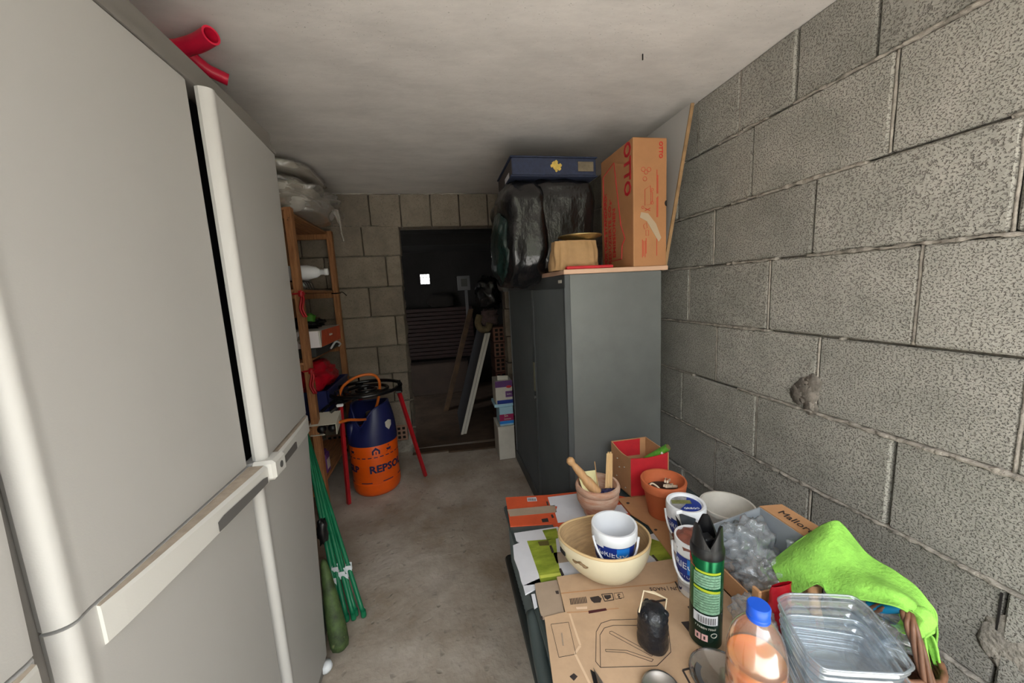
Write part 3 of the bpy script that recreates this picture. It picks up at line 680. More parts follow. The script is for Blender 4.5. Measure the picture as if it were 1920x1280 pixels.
for f_, q in zip(feet, tp):
    lg = thing and MB().tube([q, f_], .0135, 4).build('leg', M_redp2, t)
    MB().box((q.x-.02, q.y-.02, .655), (q.x+.02, q.y+.02, .70), .004).build('bracket', M_blksteel, t)
    wd = (q-RC); wd.z = 0; e = RC+wd.normalized()*RR
    MB().tube([q+Vector((0, 0, .035)), Vector((q.x, q.y, .735)), Vector((e.x, e.y, .735)), Vector((e.x, e.y, .70))], .004, 6).build('pan_support', M_blksteel, t)
MB().tube([RC+Vector((-.03, -.05, -.02)), Vector((-.60, 2.18, .66)), Vector((-.645, 2.14, .63))], .010, 8).build('gas_pipe', M_blksteel, t)
MB().tube([RC+Vector((-.09, -.02, -.02)), Vector((-.66, 2.22, .66)), Vector((-.70, 2.16, .63))], .010, 8).build('gas_pipe', M_blksteel, t)
MB().box((-.60, 2.10, .665), (-.565, 2.118, .680), .003).build('pilot_clip', M_wplas, t)
cb = MB().prism([(-.735, 2.06, .585), (-.60, 2.06, .585), (-.60, 2.16, .625), (-.735, 2.16, .625)], (0, 0, .004))
cb.prism([(-.602, 2.055, .53), (-.602, 2.165, .57), (-.602, 2.165, .63), (-.602, 2.055, .59)], (.004, 0, 0)); cb.prism([(-.735, 2.06, .53), (-.66, 2.06, .53), (-.69, 2.10, .53), (-.735, 2.10, .53)], (0, 0, .004))
cb.build('control_plate', mat('cream_enamel', (206, 200, 184), .4), t)
for k in range(2):
    b = MB(); b.T = Matrix.Translation((-.625-.055*k, 2.075, .560)) @ Matrix.Rotation(PI/2, 4, 'X'); b.lathe([(0, -.02), (.022, -.018), (.024, .0), (.016, .018), (0, .02)], n=18); b.build('knob', M_black, t, smooth=True)
hs = MB().tube(bez([(-.604, 2.11, .575), (-.56, 2.17, .565), (-.52, 2.26, .53), (-.50, 2.36, .50), (-.495, 2.43, .505)], 8), .0085, 10).build('gas_hose', M_hose, smooth=True); tag(hs, 'orange rubber gas hose running from the white control plate to the bottle valve', 'hose')
hs = MB().tube(bez([(-.47, 2.43, .515), (-.44, 2.40, .58), (-.415, 2.38, .67), (-.41, 2.36, .74), (-.45, 2.38, .775), (-.53, 2.36, .775), (-.60, 2.30, .74), (-.62, 2.24, .69)], 8), .0085, 10).build('gas_hose', M_hose, smooth=True); tag(hs, 'orange rubber gas hose looping up from the bottle over the black burner ring', 'hose')

# ================================================================== GREEN STAKES AND CLUB
LS = ['leftmost', 'second from the left', 'middle', 'second from the right', 'rightmost']
ft = [(640, 1163), (650, 1160), (663, 1157), (667, 1150), (682, 1152)]
for i, (fx, fy) in enumerate(ft):
    f_ = atZ(fx, fy, .012); top = atX(574-2*(4-i), 786+6*i, -.70); d = top-f_; top = f_+d*min(1.0, 1.0)
    t = thing('garden_stake', 'green plastic-coated garden stake leaning by the grey cabinet, %s of five' % LS[i], 'stake', f_, None)
    MB().tube([f_+d.normalized()*s_*d.length*1.0 for s_ in [k/14 for k in range(15)]], .0085, 10).build('rod', M_gstake, t, smooth=True)
    MB().lathe([(0, -.008), (.010, -.007), (.011, .0), (.0095, .02)], f_, 10).build('end_cap', M_gstake, t, smooth=True)
    g = f_+d.normalized()*(.145+.02*((i*2) % 3))
    MB().box((g.x-.011, g.y-.012, g.z-.016), (g.x+.014, g.y-.010, g.z+.016)).box((g.x-.0115, g.y-.012, g.z-.016), (g.x-.010, g.y+.010, g.z+.016)).box((g.x-.011, g.y+.010, g.z-.016), (g.x+.010, g.y+.011, g.z+.016)).build('white_tag', M_wplas, t)
c0 = atZ(637, 1205, .045); c1 = atX(603, 1035, -.505); d = (c1-c0)
P = [c0-d.normalized()*.025+d*s_ for s_ in [0, .03, .08, .2, .4, .6, .8, .95, 1.0]]
cl = MB().tube(P, [.012, .027, .031, .032, .029, .024, .018, .012, .006], 20).build('green_club', M_gmoss, smooth=True); tag(cl, 'mottled mossy green club-shaped gourd leaning against the grey cabinet by the stakes', 'gourd')
bk = MB().blob(atX(600, 1005, -.50)+Vector((0, .03, 0)), (.018, .02, .045), .8, .4, 3, 1, 14, 10).build('dark_handle', M_black, smooth=True); tag(bk, 'small dark handle tucked behind the green gourd tip against the cabinet', 'glove')  # lumpy shape standing for a small dark handle beside the gourd

# ================================================================== TAMBOUR CABINET
cx0, cx1, cy0, cy1, ch = .482, .900, 1.375, 2.56, 1.302
t = thing('tambour_cabinet', 'dark grey office cabinet with ribbed roller-shutter front standing by the block wall', 'cabinet', ((cx0+cx1)/2, (cy0+cy1)/2, 0))
b = MB().box((cx0+.02, cy0, .0), (cx1, cy0+.02, ch), .003); b.build('side_panel', M_side, t)
MB().box((cx0+.02, cy1-.02, 0), (cx1, cy1, ch), .003).build('side_panel', M_side, t)
MB().box((cx0+.022, cy0+.0205, ch-.02), (cx1, cy1-.0205, ch), .002).build('top_panel', M_side, t)
MB().box((cx1-.01, cy0+.02, .02), (cx1, cy1-.02, ch-.02)).build('back_panel', M_side, t)
MB().box((cx0, cy0, ch-.055), (cx0+.022, cy1, ch), .003).build('front_header', M_tamb, t)
MB().box((cx0-.006, cy0, 0), (cx0+.022, cy1, .075), .003).build('plinth', M_tamb, t)
MB().box((cx0-.002, cy0, .07), (cx0+.022, cy0+.014, ch-.05), .002).build('front_upright', M_tamb, t)
MB().box((cx0-.002, cy1-.016, .07), (cx0+.022, cy1, ch-.05), .002).build('front_upright', mat('light_grey_strip', (120, 124, 126), .4), t)
def slats(y0, y1, m):
    b = MB(); n = max(2, int((y1-y0)/.0165))
    for i in range(n):
        ya = y0+(y1-y0)*i/n; yb = y0+(y1-y0)*(i+1)/n; w_ = yb-ya
        b.prism([(cx0+.016, ya, .075), (cx0+.005, ya+w_*.2, .075), (cx0+.001, ya+w_*.5, .075), (cx0+.005, ya+w_*.8, .075), (cx0+.016, yb, .075)], (0, 0, ch-.13))
    return b.build('shutter_slats', m, t, kind='stuff')
ym = atX(1004, 700, cx0).y
slats(cy0+.014, ym-.012, M_tamb); slats(ym+.012, cy1-.016, M_tamb)
MB().box((cx0-.004, ym-.014, .075), (cx0+.012, ym-.001, ch-.055), .003).build('shutter_edge', M_tamb, t)
MB().box((cx0-.004, ym+.001, .075), (cx0+.012, ym+.014, ch-.055), .003).build('shutter_edge', M_tamb, t)
MB().box((cx0-.010, ym-.010, .70), (cx0-.003, ym-.004, .86), .002).build('pull_handle', mat('aged_chrome', (150, 148, 130), .35, metal=.8), t)
MB().box((cx0-.010, ym+.004, .70), (cx0-.003, ym+.010, .86), .002).build('pull_handle', MC['aged_chrome'], t)
b = MB(); b.T = Matrix.Translation((cx0-.006, ym, .665)) @ Matrix.Rotation(PI/2, 4, 'Y'); b.lathe([(0, -.004), (.009, -.004), (.009, .004)], n=14); b.build('lock', M_steel, t)
MB().box((cx0-.001, cy0+.035, ch-.032), (cx0, cy0+.075, ch-.020)).build('maker_badge', M_offw, t)
# wooden board on top of the cabinet
tb = MB().box((cx0-.003, cy0-.003, ch), (.928, cy1-.2, ch+.018), .002).build('wooden_board', mat('pink_beige_board', (206, 168, 142), .55, (5, .06))); tag(tb, 'long pale beige wooden board lying on top of the grey office cabinet', 'board')
ZT = ch+.0185
# the tall brown carton
ox0, ox1, oy0, oy1, oz1 = .772, .918, 1.37, 1.655, 1.808
t = thing('cardboard_box', 'tall brown shipping carton with red print standing on the office cabinet', 'box', ((ox0+ox1)/2, (oy0+oy1)/2, ZT))
MB().box((ox0, oy0, ZT), (ox1, oy1, oz1), .003).build('carton', M_cardin, t)
MB().box((ox0+.001, oy0-.0012, ZT+.002), (ox0+.004, oy0, oz1-.002)).build('folded_edge', M_card, t)
fr = lambda u, z: (ox0+.0, oy0, z)
Lf = lambda y, z: frame((ox0-.0008, y, z), (0, 0, -1), (0, -1, 0))    # left face: letters read downwards
Nf = lambda x, z: frame((x, oy0-.0008, z), (0, 0, -1), (1, 0, 0))
# flip so that the print reads from outside
def wall_text(s, size, o, x, y, m, parent, sx=1): return text(s, size, frame(o, x, y), m, parent, sx=sx, bold=size*.03)
wall_text('OTTO', .072, (ox0-.0008, oy0+.045, oz1-.105), (0, 0, -1), (0, -1, 0), M_redp, t, 1.0)
wall_text('FÜR UNS STANDARD:', .036, (ox0-.0008, oy1-.045, 1.50), (0, 0, 1), (0, 1, 0), M_redpr, t, .9)
wall_text('REDUZIERTE CO₂-', .036, (ox0-.0008, oy1-.085, 1.485), (0, 0, 1), (0, 1, 0), M_redpr, t, .95)
wall_text('EMISSIONEN', .036, (ox0-.0008, oy1-.125, 1.475), (0, 0, 1), (0, 1, 0), M_redpr, t, 1.05)
ol = [(1.62, 1.355), (1.63, 1.735), (1.525, 1.765), (1.47, 1.50), (1.435, 1.44), (1.46, 1.415), (1.465, 1.36)]
P = [Vector((ox0-.001, y, z)) for y, z in ol]
MB().tube(P, .0022, 4, closed=True).build('printed_outline', M_redp, t)
wall_text('OTTO', .022, (ox1-.028, oy0-.0008, oz1-.045), (0, 0, -1), (1, 0, 0), M_redpr, t)
b = MB()
for i, (x, z) in enumerate(((.815, 1.70), (.827, 1.69), (.84, 1.70), (.822, 1.665))):
    b.tube([Vector((x+.008*math.cos(2*PI*k/14), oy0-.0007, z-.01+.008*math.sin(2*PI*k/14))) for k in range(14)], .0008, 4, closed=True)
b.tube([(.822, oy0-.0007, 1.615), (.845, oy0-.0007, 1.63), (.848, oy0-.0007, 1.60), (.848, oy0-.0007, 1.56), (.822, oy0-.0007, 1.555)], .001, 4, closed=True)
b.tube([(.845, oy0-.0007, 1.61), (.855, oy0-.0007, 1.605), (.855, oy0-.0007, 1.57), (.846, oy0-.0007, 1.565)], .001, 4)
for z in (1.615, 1.565): b.tube([Vector((.854+.005*math.cos(2*PI*k/10), oy0-.0007, z+.005*math.sin(2*PI*k/10))) for k in range(10)], .0008, 4, closed=True)
b.tube([Vector((.813+.005*math.cos(2*PI*k/10), oy0-.0007, 1.548+.005*math.sin(2*PI*k/10))) for k in range(10)], .0008, 4, closed=True)
b.tube([(.822, oy0-.0007, 1.535), (.845, oy0-.0007, 1.545)], .0012, 4); b.tube([(.822, oy0-.0007, 1.545), (.845, oy0-.0007, 1.535)], .0012, 4)
b.tube([(.815, oy0-.0007, 1.48), (.828, oy0-.0007, 1.49), (.832, oy0-.0007, 1.47), (.82, oy0-.0007, 1.465)], .0009, 4, closed=True)
b.tube([(.826, oy0-.0007, 1.46), (.838, oy0-.0007, 1.46), (.838, oy0-.0007, 1.44), (.826, oy0-.0007, 1.44)], .0009, 4, closed=True)
b.build('printed_pictograms', M_redpr, t)
b = MB()
for (x, z0, z1) in ((.873, 1.60, 1.69), (.877, 1.60, 1.67), (.873, 1.51, 1.585), (.877, 1.51, 1.59), (.810, 1.355, 1.425), (.815, 1.36, 1.42), (.822, 1.355, 1.42), (.826, 1.37, 1.43), (.873, 1.36, 1.43)):
    b.box((x, oy0-.0008, z0), (x+.0022, oy0-.0002, z1))
b.build('small_print', M_redpr, t)
MB().prism([(.805, oy0-.0015, 1.53), (.835, oy0-.0015, 1.525), (.87, oy0-.0015, 1.485), (.893, oy0-.0015, 1.43), (.882, oy0-.0015, 1.415), (.855, oy0-.0015, 1.455), (.83, oy0-.0015, 1.495), (.80, oy0-.0015, 1.51)], (0, .0008, 0)).build('tape_strip', M_tape, t)
b = MB(); b.poly([(ox1-.0005-.010*math.sin(PI*k/8), oy0-.001, 1.563+.012*math.cos(PI*k/8)) for k in range(9)]); b.build('finger_notch', M_hole, t)
# board leaning behind it against the wall
t = thing('laminate_board', 'white laminate board with a raw wood edge leaning on the wall behind the brown carton', 'board', (.97, 1.7, ZT))
pb = [(.928, ZT), (.942, ZT), (1.060, 1.955), (1.046, 1.955)]
MB().prism([(x, 1.408, z) for x, z in pb], (0, .62, 0)).build('panel', mat('white_laminate', (188, 186, 184), .5), t)
MB().prism([(x, 1.402, z) for x, z in pb], (0, .0055, 0)).build('wood_edge', mat('raw_wood_edge', (172, 136, 96), .7, (20, .2)), t)
# black garbage bag, blue box, cloth bag and brass dish, red folder
def crumple(b, amp, fr):
    for p in b.v:
        n1 = noise.noise(p*fr); p += Vector((noise.noise(p*fr+Vector((5, 0, 0))), noise.noise(p*fr+Vector((0, 7, 0))), n1*.6))*amp
b = MB().blob((.595, 1.83, 1.532), (.150, .20, .212), .32, .05, 2.0, 3, 72, 52); crumple(b, .014, 9); crumple(b, .006, 22)
for p in b.v: p.z = max(p.z, ZT+.001)
c_ = MB().blob((.405, 1.85, 1.505), (.105, .25, .235), .45, .08, 2.2, 8, 64, 52); crumple(c_, .016, 9); crumple(c_, .006, 22)
for p in c_.v: p.x = min(p.x, .472) if p.z < ch+.02 else p.x
n0 = len(b.v); b.v += c_.v; b.f += [[i+n0 for i in f] for f in c_.f]; b.mi += c_.mi
bb = b.build('garbage_bag', M_bin, smooth=True); tag(bb, 'bulky black garbage bag on the office cabinet sagging over its shutter front', 'garbage bag')
g_ = MB().blob((.315, 1.80, 1.45), (.040, .17, .16), .8, .15, 3, 4, 40, 30); crumple(g_, .01, 12)
tag(g_.build('green_garment_bag', M_binG, smooth=True), 'dark green glossy bag hanging at the left side of the black garbage bag', 'bag')
bx = thing('archive_box', 'flat navy blue cloth-covered box with a gold emblem on the black garbage bag', 'box', (.55, 1.80, 1.745))
b = MB(); b.box((.352, 1.64, 1.748), (.742, 2.0, 1.822), .003); b.build('case', M_bbox, bx)
MB().box((.345, 1.636, 1.822), (.748, 2.0, 1.828), .002).build('lid', M_bbox, bx); MB().box((.345, 1.636, 1.742), (.748, 2.0, 1.748), .002).build('bottom_board', M_bbox, bx)
MB().prism([(.352, 1.645, 1.755), (.352, 1.98, 1.755), (.352, 1.98, 1.815), (.352, 1.645, 1.815)], (-.001, 0, 0)).build('open_end', mat('dark_brown_card', (66, 58, 56), .8), bx)
MB().box((.3495, 1.70, 1.750), (.3505, 1.80, 1.775)).build('paper_label', M_white, bx)
e = MB()
for (dx, dz, r) in ((0, 0, .016), (-.02, .002, .007), (.018, .004, .008), (0, .018, .008), (.0, -.018, .006), (.014, -.010, .008), (-.012, .012, .008)):
    e.poly([(.553+dx+r*(1+.2*math.sin(k*2.4))*math.cos(2*PI*k/14), 1.6385-.0002*len(e.v)/14, 1.785+dz+r*(1+.2*math.cos(k*1.9))*math.sin(2*PI*k/14)) for k in range(14)])
e.build('gold_emblem', M_gold, bx)
MB().box((.655, 1.6375, 1.765), (.728, 1.6395, 1.806)).build('tape_label', mat('aged_tape', (120, 108, 88), .6, (40, .2)), bx)
rs = MB().blob((.385, 2.02, 1.73), (.05, .06, .075), .8, .2, 3, 2, 24, 16); 
t = thing('striped_cloth', 'folded red cloth with pale stripes tucked beside the black garbage bag', 'cloth', (.37, 1.98, 1.66))
rs = MB()
for k in range(9):
    z = 1.665+.012*k; rs.cm = k % 2 * 0
    rs.box((.325+.005*k, 1.93, z), (.415, 2.05, z+.010), .003)
rs.build('fold', mat('crimson_cloth', (176, 32, 40), .85), t, kind='stuff')
s2 = MB()
for k in range(8): z = 1.6755+.012*k; s2.box((.328+.005*k, 1.932, z), (.414, 2.05, z+.0018))
s2.build('stripe', mat('pink_stripe', (214, 130, 120), .85), t, kind='stuff')
def cbag(u, v):
    a = 2*PI*u; r = 1+.10*noise.noise(Vector((math.cos(a)*3, math.sin(a)*3, v*2)))+.035*math.sin(14*a+3*v)*(.3+v)
    k = 1.03-.14*v
    return (.556+.098*k*r*math.copysign(abs(math.cos(a))**.7, math.cos(a)), 1.468+.062*k*r*math.copysign(abs(math.sin(a))**.7, math.sin(a)), ZT+.115*v)
tag(MB().grid(cbag, 56, 14).build('cloth_bag', M_cloth, smooth=True), 'ochre cloth sack on the office cabinet under the brass dish', 'bag')
dz = ZT+.119
t = thing('brass_dish', 'shallow aged brass dish resting on the ochre cloth sack', 'dish', (.585, 1.465, dz))
MB().lathe([(0, .0), (.055, 0), (.078, .012), (.088, .014), (.088, .018), (.076, .017), (.054, .005), (0, .005)], (.585, 1.465, dz), 40).build('dish_body', M_brass, t, smooth=True)
MB().tube(circ(Vector((.585, 1.465, dz+.016)), .088, 40), .0028, 6, closed=True).build('rolled_rim', M_brass, t, smooth=True)
tag(MB().box((.495, 1.378, ZT), (.69, 1.402, ZT+.012), .003).build('red_folder', M_redp), 'thin red folder at the front edge of the beige board, before the cloth sack', 'folder')

# ================================================================== CARTONS BETWEEN CABINET AND DOORWAY
px0, px1, py0, py1 = .395, .475, 2.60, 2.78
t = thing('white_carton', 'plain off-white carton on the floor between office cabinet and doorway', 'box', (.43, 2.7, 0))
MB().box((.352, 2.575, 0), (.474, 2.80, .255), .003).build('carton', M_offw, t); MB().box((.350, 2.572, .247), (.476, 2.802, .257), .002).build('flap', M_offw, t)
t = thing('milk_carton_pack', 'pale blue and magenta milk carton pack reading Sin Lactosa on the off-white carton', 'carton', (.43, 2.69, .258))
MB().box((.372, 2.59, .258), (.476, 2.76, .40), .003).build('carton', M_paleb, t)
MB().box((.371, 2.5885, .295), (.477, 2.5895, .345)).build('magenta_band', M_pink, t); MB().box((.371, 2.5885, .272), (.477, 2.5895, .294)).build('blue_band', M_lblue, t)
text('Sin', .026, frame((.420, 2.5878, .333), (1, 0, 0), (0, 0, 1)), M_offw, t); text('Lactosa', .017, frame((.430, 2.5878, .310), (1, 0, 0), (0, 0, 1)), M_offw, t)
t = thing('purple_carton', 'purple and white grocery carton on top of the milk pack', 'carton', (.42, 2.68, .41))
MB().box((.352, 2.59, .425), (.478, 2.76, .60), .003).build('carton', M_offw, t)
MB().box((.351, 2.5885, .552), (.479, 2.5895, .60)).build('purple_band', M_purple, t); MB().box((.36, 2.5885, .427), (.479, 2.5895, .455)).build('blue_band', M_cblue, t)
MB().poly([(.452+.02*math.cos(2*PI*k/20), 2.588, .553+.010*math.sin(2*PI*k/20)) for k in range(20)]).build('red_oval', M_redp, t)
MB().box((.425, 2.5878, .475), (.478, 2.5888, .52)).build('purple_label', M_purple, t)
text('leche', .017, frame((.452, 2.5872, .498), (1, 0, 0), (0, 0, 1)), M_offw, t)
MB().prism([(.34, 2.6, .40), (.48, 2.6, .402), (.48, 2.78, .402), (.34, 2.78, .40)], (0, 0, .022)).build('tray_sheet', M_paleb, t)
MB().prism([(.375, 2.62, .60), (.455, 2.62, .60), (.455, 2.62, .628), (.375, 2.62, .635)], (0, .004, 0)).build('raised_flap', M_offw, t)

# ================================================================== BACK ROOM CONTENTS
for i, (dx, lab) in enumerate(((0, 'nearer of two white-edged boards leaning side by side in the dark doorway'), (.028, 'farther of two white-edged boards leaning side by side in the dark doorway'))):
    t = thing('leaning_board', lab, 'board', (.12+dx, 3.3, 0))
    q = [(.095+dx, .006), (.119+dx, .006), (.388+dx, .895), (.364+dx, .895)]
    MB().prism([(x, 3.16+.01*i, z) for x, z in q], (0, .62, 0)).build('panel', M_pface, t)
    MB().prism([(x, 3.155+.01*i, z) for x, z in q], (0, .0045, 0)).build('white_edge', M_panel, t)
q = [(-.045, .006), (.005, .006), (.345, 1.08), (.295, 1.08)]
tag(MB().prism([(x, 3.88, z) for x, z in q], (0, .09, 0)).build('wooden_plank', M_plank), 'long brown timber plank leaning behind the white-edged boards', 'plank')
t = thing('red_slatted_crate', 'low dark red slatted partition against the far wall of the dark room', 'partition', (-.1, 4.9, 0))
for k in range(13): MB().box((-.60, 4.86, .42+.051*k), (.42, 4.90, .465+.051*k), .004).build('slat', M_redslat, t)
for x in (-.58, .38): MB().box((x, 4.90, 0), (x+.04, 4.94, 1.08), .004).build('post', M_redslat, t)
tag(MB().box((-.56, 4.6, 0), (.30, 4.82, .40), .01).build('wooden_chest', mat('dull_brown_wood', (62, 48, 40), .8, (6, .2))), 'low brown wooden chest before the red slatted partition', 'chest')
cl_ = MB().blob((.02, 4.93, 1.17), (.17, .05, .085), .7, .3, 3, 3, 24, 14, flat=1.081); tag(cl_.build('black_holdall', M_hole, smooth=True), 'black lumpy holdall on top of the red slatted partition', 'bag')
t = thing('picture_box', 'grey box with a dark printed picture hanging at the right of the dark room', 'box', (.24, 3.9, 1.28))
MB().box((.20, 3.9, 1.28), (.33, 3.98, 1.43), .003).build('carton', mat('grey_card', (84, 84, 88), .6), t)
MB().box((.235, 3.898, 1.32), (.30, 3.8995, 1.40)).build('dark_picture', M_black, t)
MB().box((.27, 3.93, 1.0), (.30, 3.95, 1.28)).build('support_strip', MC['grey_card'], t)
t = thing('rolled_rug', 'beige rolled blanket stuffed above the leaning boards', 'blanket', (.40, 3.25, .96))
MB().tube(bez([(.335, 3.22, 1.05), (.315, 3.2, .985), (.34, 3.2, .93), (.40, 3.2, .93), (.42, 3.2, .98)], 7), [.03]*29, 14).build('roll', mat('beige_wool', (112, 98, 74), .95, (30, .2)), t, smooth=True)
MB().blob((.43, 3.27, 1.02), (.075, .07, .075), .8, .4, 3, 7, 28, 18).build('folds', mat('dull_mauve_wool', (98, 80, 80), .95, (20, .25)), t, smooth=True)
tag(MB().blob((.44, 3.3, 1.24), (.11, .10, .13), .8, .35, 3, 12, 32, 20).build('black_sack', M_bin, smooth=True), 'black sack heaped above the beige blanket inside the doorway', 'sack')
t = thing('brick_stack', 'stack of hollow clay bricks just inside the doorway behind the cartons', 'brick stack', (.53, 3.25, 0))
for k in range(7):
    MB().box((.44, 3.16, .135*k+.001), (.62, 3.42, .135*k+.129), .004).build('brick', mat('dim_brick_clay', (112, 78, 66), .9) if k > 3 else mat('red_clay', (96, 54, 48), .9), t)
    h = MB()
    for i in range(4):
        for j in range(3): x = .468+.042*i; z = .135*k+.028+.038*j; h.box((x-.013, 3.1585, z-.012), (x+.013, 3.1605, z+.012))
    h.build('brick_hole', M_hole, t, kind='stuff')
tag(MB().blob((.48, 2.72, 1.33), (.045, .10, .085), .6, .06, 2, 4, 28, 18).build('helmet_shell', mat('grey_shell', (108, 106, 102), .5), smooth=True), 'rounded grey plastic shell showing left of the hanging dark bag', 'shell')

# ================================================================== STORAGE CHEST AND EVERYTHING ON IT
TZ = .45; HX0, HX1, HY0, HY1 = .178, .905, .12, 1.275
t = thing('storage_chest', 'low grey-green plastic storage bench with ribbed sides, covered with flattened cartons', 'bench', ((HX0+HX1)/2, .7, 0))
MB().box((HX0, HY0, TZ-.022), (HX1, HY1, TZ), .006).build('lid', M_chest, t)
b = MB().box((HX0+.016, HY0+.02, .225), (HX1-.02, HY1-.02, TZ-.022), .01); b.build('side_wall', M_chest, t)
n_ = 62
for i in range(n_):
    y = HY0+.05+(HY1-HY0-.10)*i/n_
    MB().prism([(HX0+.008, y, .262), (HX0+.0165, y-.004, .262), (HX0+.0165, y+.008, .262), (HX0+.009, y+.005, .262)], (0, .030, .155)).build('rib', M_chest, t)
MB().tube([(HX0+.008, HY0+.02, .243), (HX0+.004, .5, .240), (HX0+.008, HY1-.02, .243)], .017, 10).build('bottom_rail', M_chest, t, smooth=True)
MB().tube(bez([(HX0+.002, .84, .41), (HX0-.004, .74, .37), (HX0-.004, .60, .34), (HX0+.002, .40, .33)], 6), .020, 10).build('carry_handle', M_chest, t, smooth=True)
for x in (HX0+.10, HX1-.10):
    for y in (HY0+.12, HY1-.14): MB().box((x-.03, y-.03, 0), (x+.03, y+.03, .23), .006).build('leg', M_chest, t)

def sheet(name, pix, z, m, label, th=.004, cat='flattened carton', group=None):
    P = [atZ(x, y, z) for x, y in pix]
    t = thing(name, label, cat, (sum(p.x for p in P)/len(P), sum(p.y for p in P)/len(P), z), group)
    MB().prism([(p.x, p.y, z) for p in P], (0, 0, th)).build('sheet', m, t)
    return t
def mark(t, pix, z, m, name='print', th=.0006, label=None):
    P = [atZ(x, y, z) for x, y in pix]
    return MB().prism([(p.x, p.y, z) for p in P], (0, 0, th)).build(name, m, t, label=label)
z1 = TZ+.0005
t = sheet('flattened_carton', [(948, 934), (1030, 929), (1110, 920), (1180, 935), (1182, 985), (1080, 1006), (1046, 1003), (1036, 983), (957, 988)], z1, M_orange, 'flattened orange and white carton at the far left end of the bench')
zz = z1+.0042
mark(t, [(1027, 932), (1098, 923), (1130, 950), (1116, 972), (1046, 980), (1041, 962), (1045, 949), (1032, 948)], zz, M_white, 'white_panel'); mark(t, [(1118, 950), (1165, 946), (1178, 962), (1125, 968)], zz, M_white, 'white_panel')
mark(t, [(951, 955), (1040, 947), (1044, 960), (956, 968)], zz, M_cardg, 'tape_strip'); mark(t, [(1094, 957), (1118, 955), (1124, 972), (1102, 974)], zz, M_cardg, 'tape_strip')
mark(t, [(988, 933), (1005, 932), (1007, 939), (989, 940)], zz, M_white, 'barcode_label')
for k in range(6): mark(t, [(990+2.6*k, 934), (991.2+2.6*k, 934), (991.8+2.6*k, 938.5), (990.4+2.6*k, 938.6)], zz+.0007, M_ink, 'barcode_bar', .0002)
mark(t, [(1024, 940), (1027, 940), (1029, 947), (1026, 947)], zz, M_ink, 'slot'); mark(t, [(1033, 965), (1036, 964), (1039, 970), (1035, 971)], zz, M_ink, 'slot'); mark(t, [(1015, 973), (1027, 971), (1029, 978), (1017, 979)], zz, M_ink, 'printed_sign')
mark(t, [(1050, 989), (1062, 987), (1065, 996), (1053, 998)], zz, M_white, 'white_label')
t = sheet('flattened_carton', [(964, 1001), (1018, 993), (1045, 989), (1070, 1005), (1130, 1035), (1230, 1000), (1270, 1050), (1180, 1090), (1055, 1092), (1014, 1096), (1012, 1086), (1018, 1098), (985, 1116), (981, 1100), (977, 1090), (973, 1072), (964, 1048), (962, 1024), (975, 1019), (968, 1014)], z1+.001, M_white, 'flattened white and green carton in the middle of the left edge of the bench')
zz = z1+.0052
mark(t, [(1017, 994), (1043, 990), (1049, 1008), (1026, 1013)], zz, M_lime, 'green_print')
mark(t, [(988, 1014), (1042, 1010), (1046, 1050), (1052, 1080), (1052, 1088), (1014, 1092), (1010, 1076), (996, 1036)], zz, M_lime, 'green_print'); mark(t, [(1222, 1010), (1246, 1018), (1266, 1048), (1236, 1054), (1205, 1030)], zz, M_lime, 'green_print')
mark(t, [(1012, 1079), (1052, 1073), (1053, 1078), (1013, 1084)], zz+.0007, mat('yellow_green_band', (198, 204, 90), .5), 'printed_band'); mark(t, [(1008, 1015), (1028, 1013), (1030, 1022), (1012, 1023)], zz+.0007, mat('dark_olive', (94, 86, 40), .6), 'printed_sign')
mark(t, [(1037, 1036), (1063, 1034), (1070, 1052), (1044, 1056)], zz, M_cardg, 'tape_strip')
mark(t, [(1030, 1023), (1034, 1022), (1039, 1035), (1035, 1037)], zz+.001, M_ink, 'slot'); mark(t, [(1048, 1066), (1052, 1065), (1058, 1078), (1053, 1080)], zz+.001, M_ink, 'slot'); mark(t, [(1222, 1041), (1225, 1040), (1238, 1055), (1234, 1056)], zz+.001, M_ink, 'slot')
t = sheet('flattened_carton', [(1158, 936), (1230, 925), (1330, 990), (1420, 1080), (1330, 1110), (1270, 1060), (1215, 985), (1183, 965)], z1+.0062, M_card, 'plain brown flattened carton strip under the flower pot and white tubs')
for (x, y) in ((1177, 943), (1229, 993)): mark(t, [(x-3, y-1), (x+1, y-2), (x+4, y), (x+1, y+2), (x-2, y+1)], z1+.0103, M_ink, 'slot')
t = sheet('card_scrap', [(1003, 1096), (1044, 1089), (1050, 1108), (1058, 1150), (1056, 1155), (1018, 1162), (1013, 1150), (1005, 1115)], z1+.0062, M_cardg, 'greyish brown scrap of card at the bench edge beside the large brown carton', cat='card')
mark(t, [(1041, 1108), (1047, 1107), (1048, 1113), (1043, 1113)], z1+.0103, M_ink, 'printed_triangle'); mark(t, [(1012, 1156), (1017, 1155), (1018, 1160), (1013, 1161)], z1+.0103, M_ink, 'slot')
mark(t, [(996, 1114), (1003, 1113), (1008, 1138), (1002, 1142)], z1+.0055, M_white, 'white_flap')
zc = z1+.0103
t = sheet('flattened_carton', [(1044, 1084), (1110, 1074), (1262, 1050), (1330, 1062), (1400, 1120), (1490, 1290), (1480, 1400), (1060, 1400), (1038, 1290), (1021, 1160), (1060, 1150), (1053, 1120)], zc, M_card2, 'large brown carton laid flat at the near end, printed with an outline drawing', th=.005)
zp = zc+.0052
def line(pix, wd=.0012, m=M_ink, nm='printed_line', closed=False):
    P = [atZ(x, y, zp) for x, y in pix]; b = MB(); N = len(P)
    for i in range(N if closed else N-1):
        a, c = P[i], P[(i+1) % N]; d = (c-a); n = Vector((-d.y, d.x, 0)).normalized()*wd/2
        b.prism([a-n, c-n, c+n, a+n], (0, 0, .0003))
    return b.build(nm, m, t)
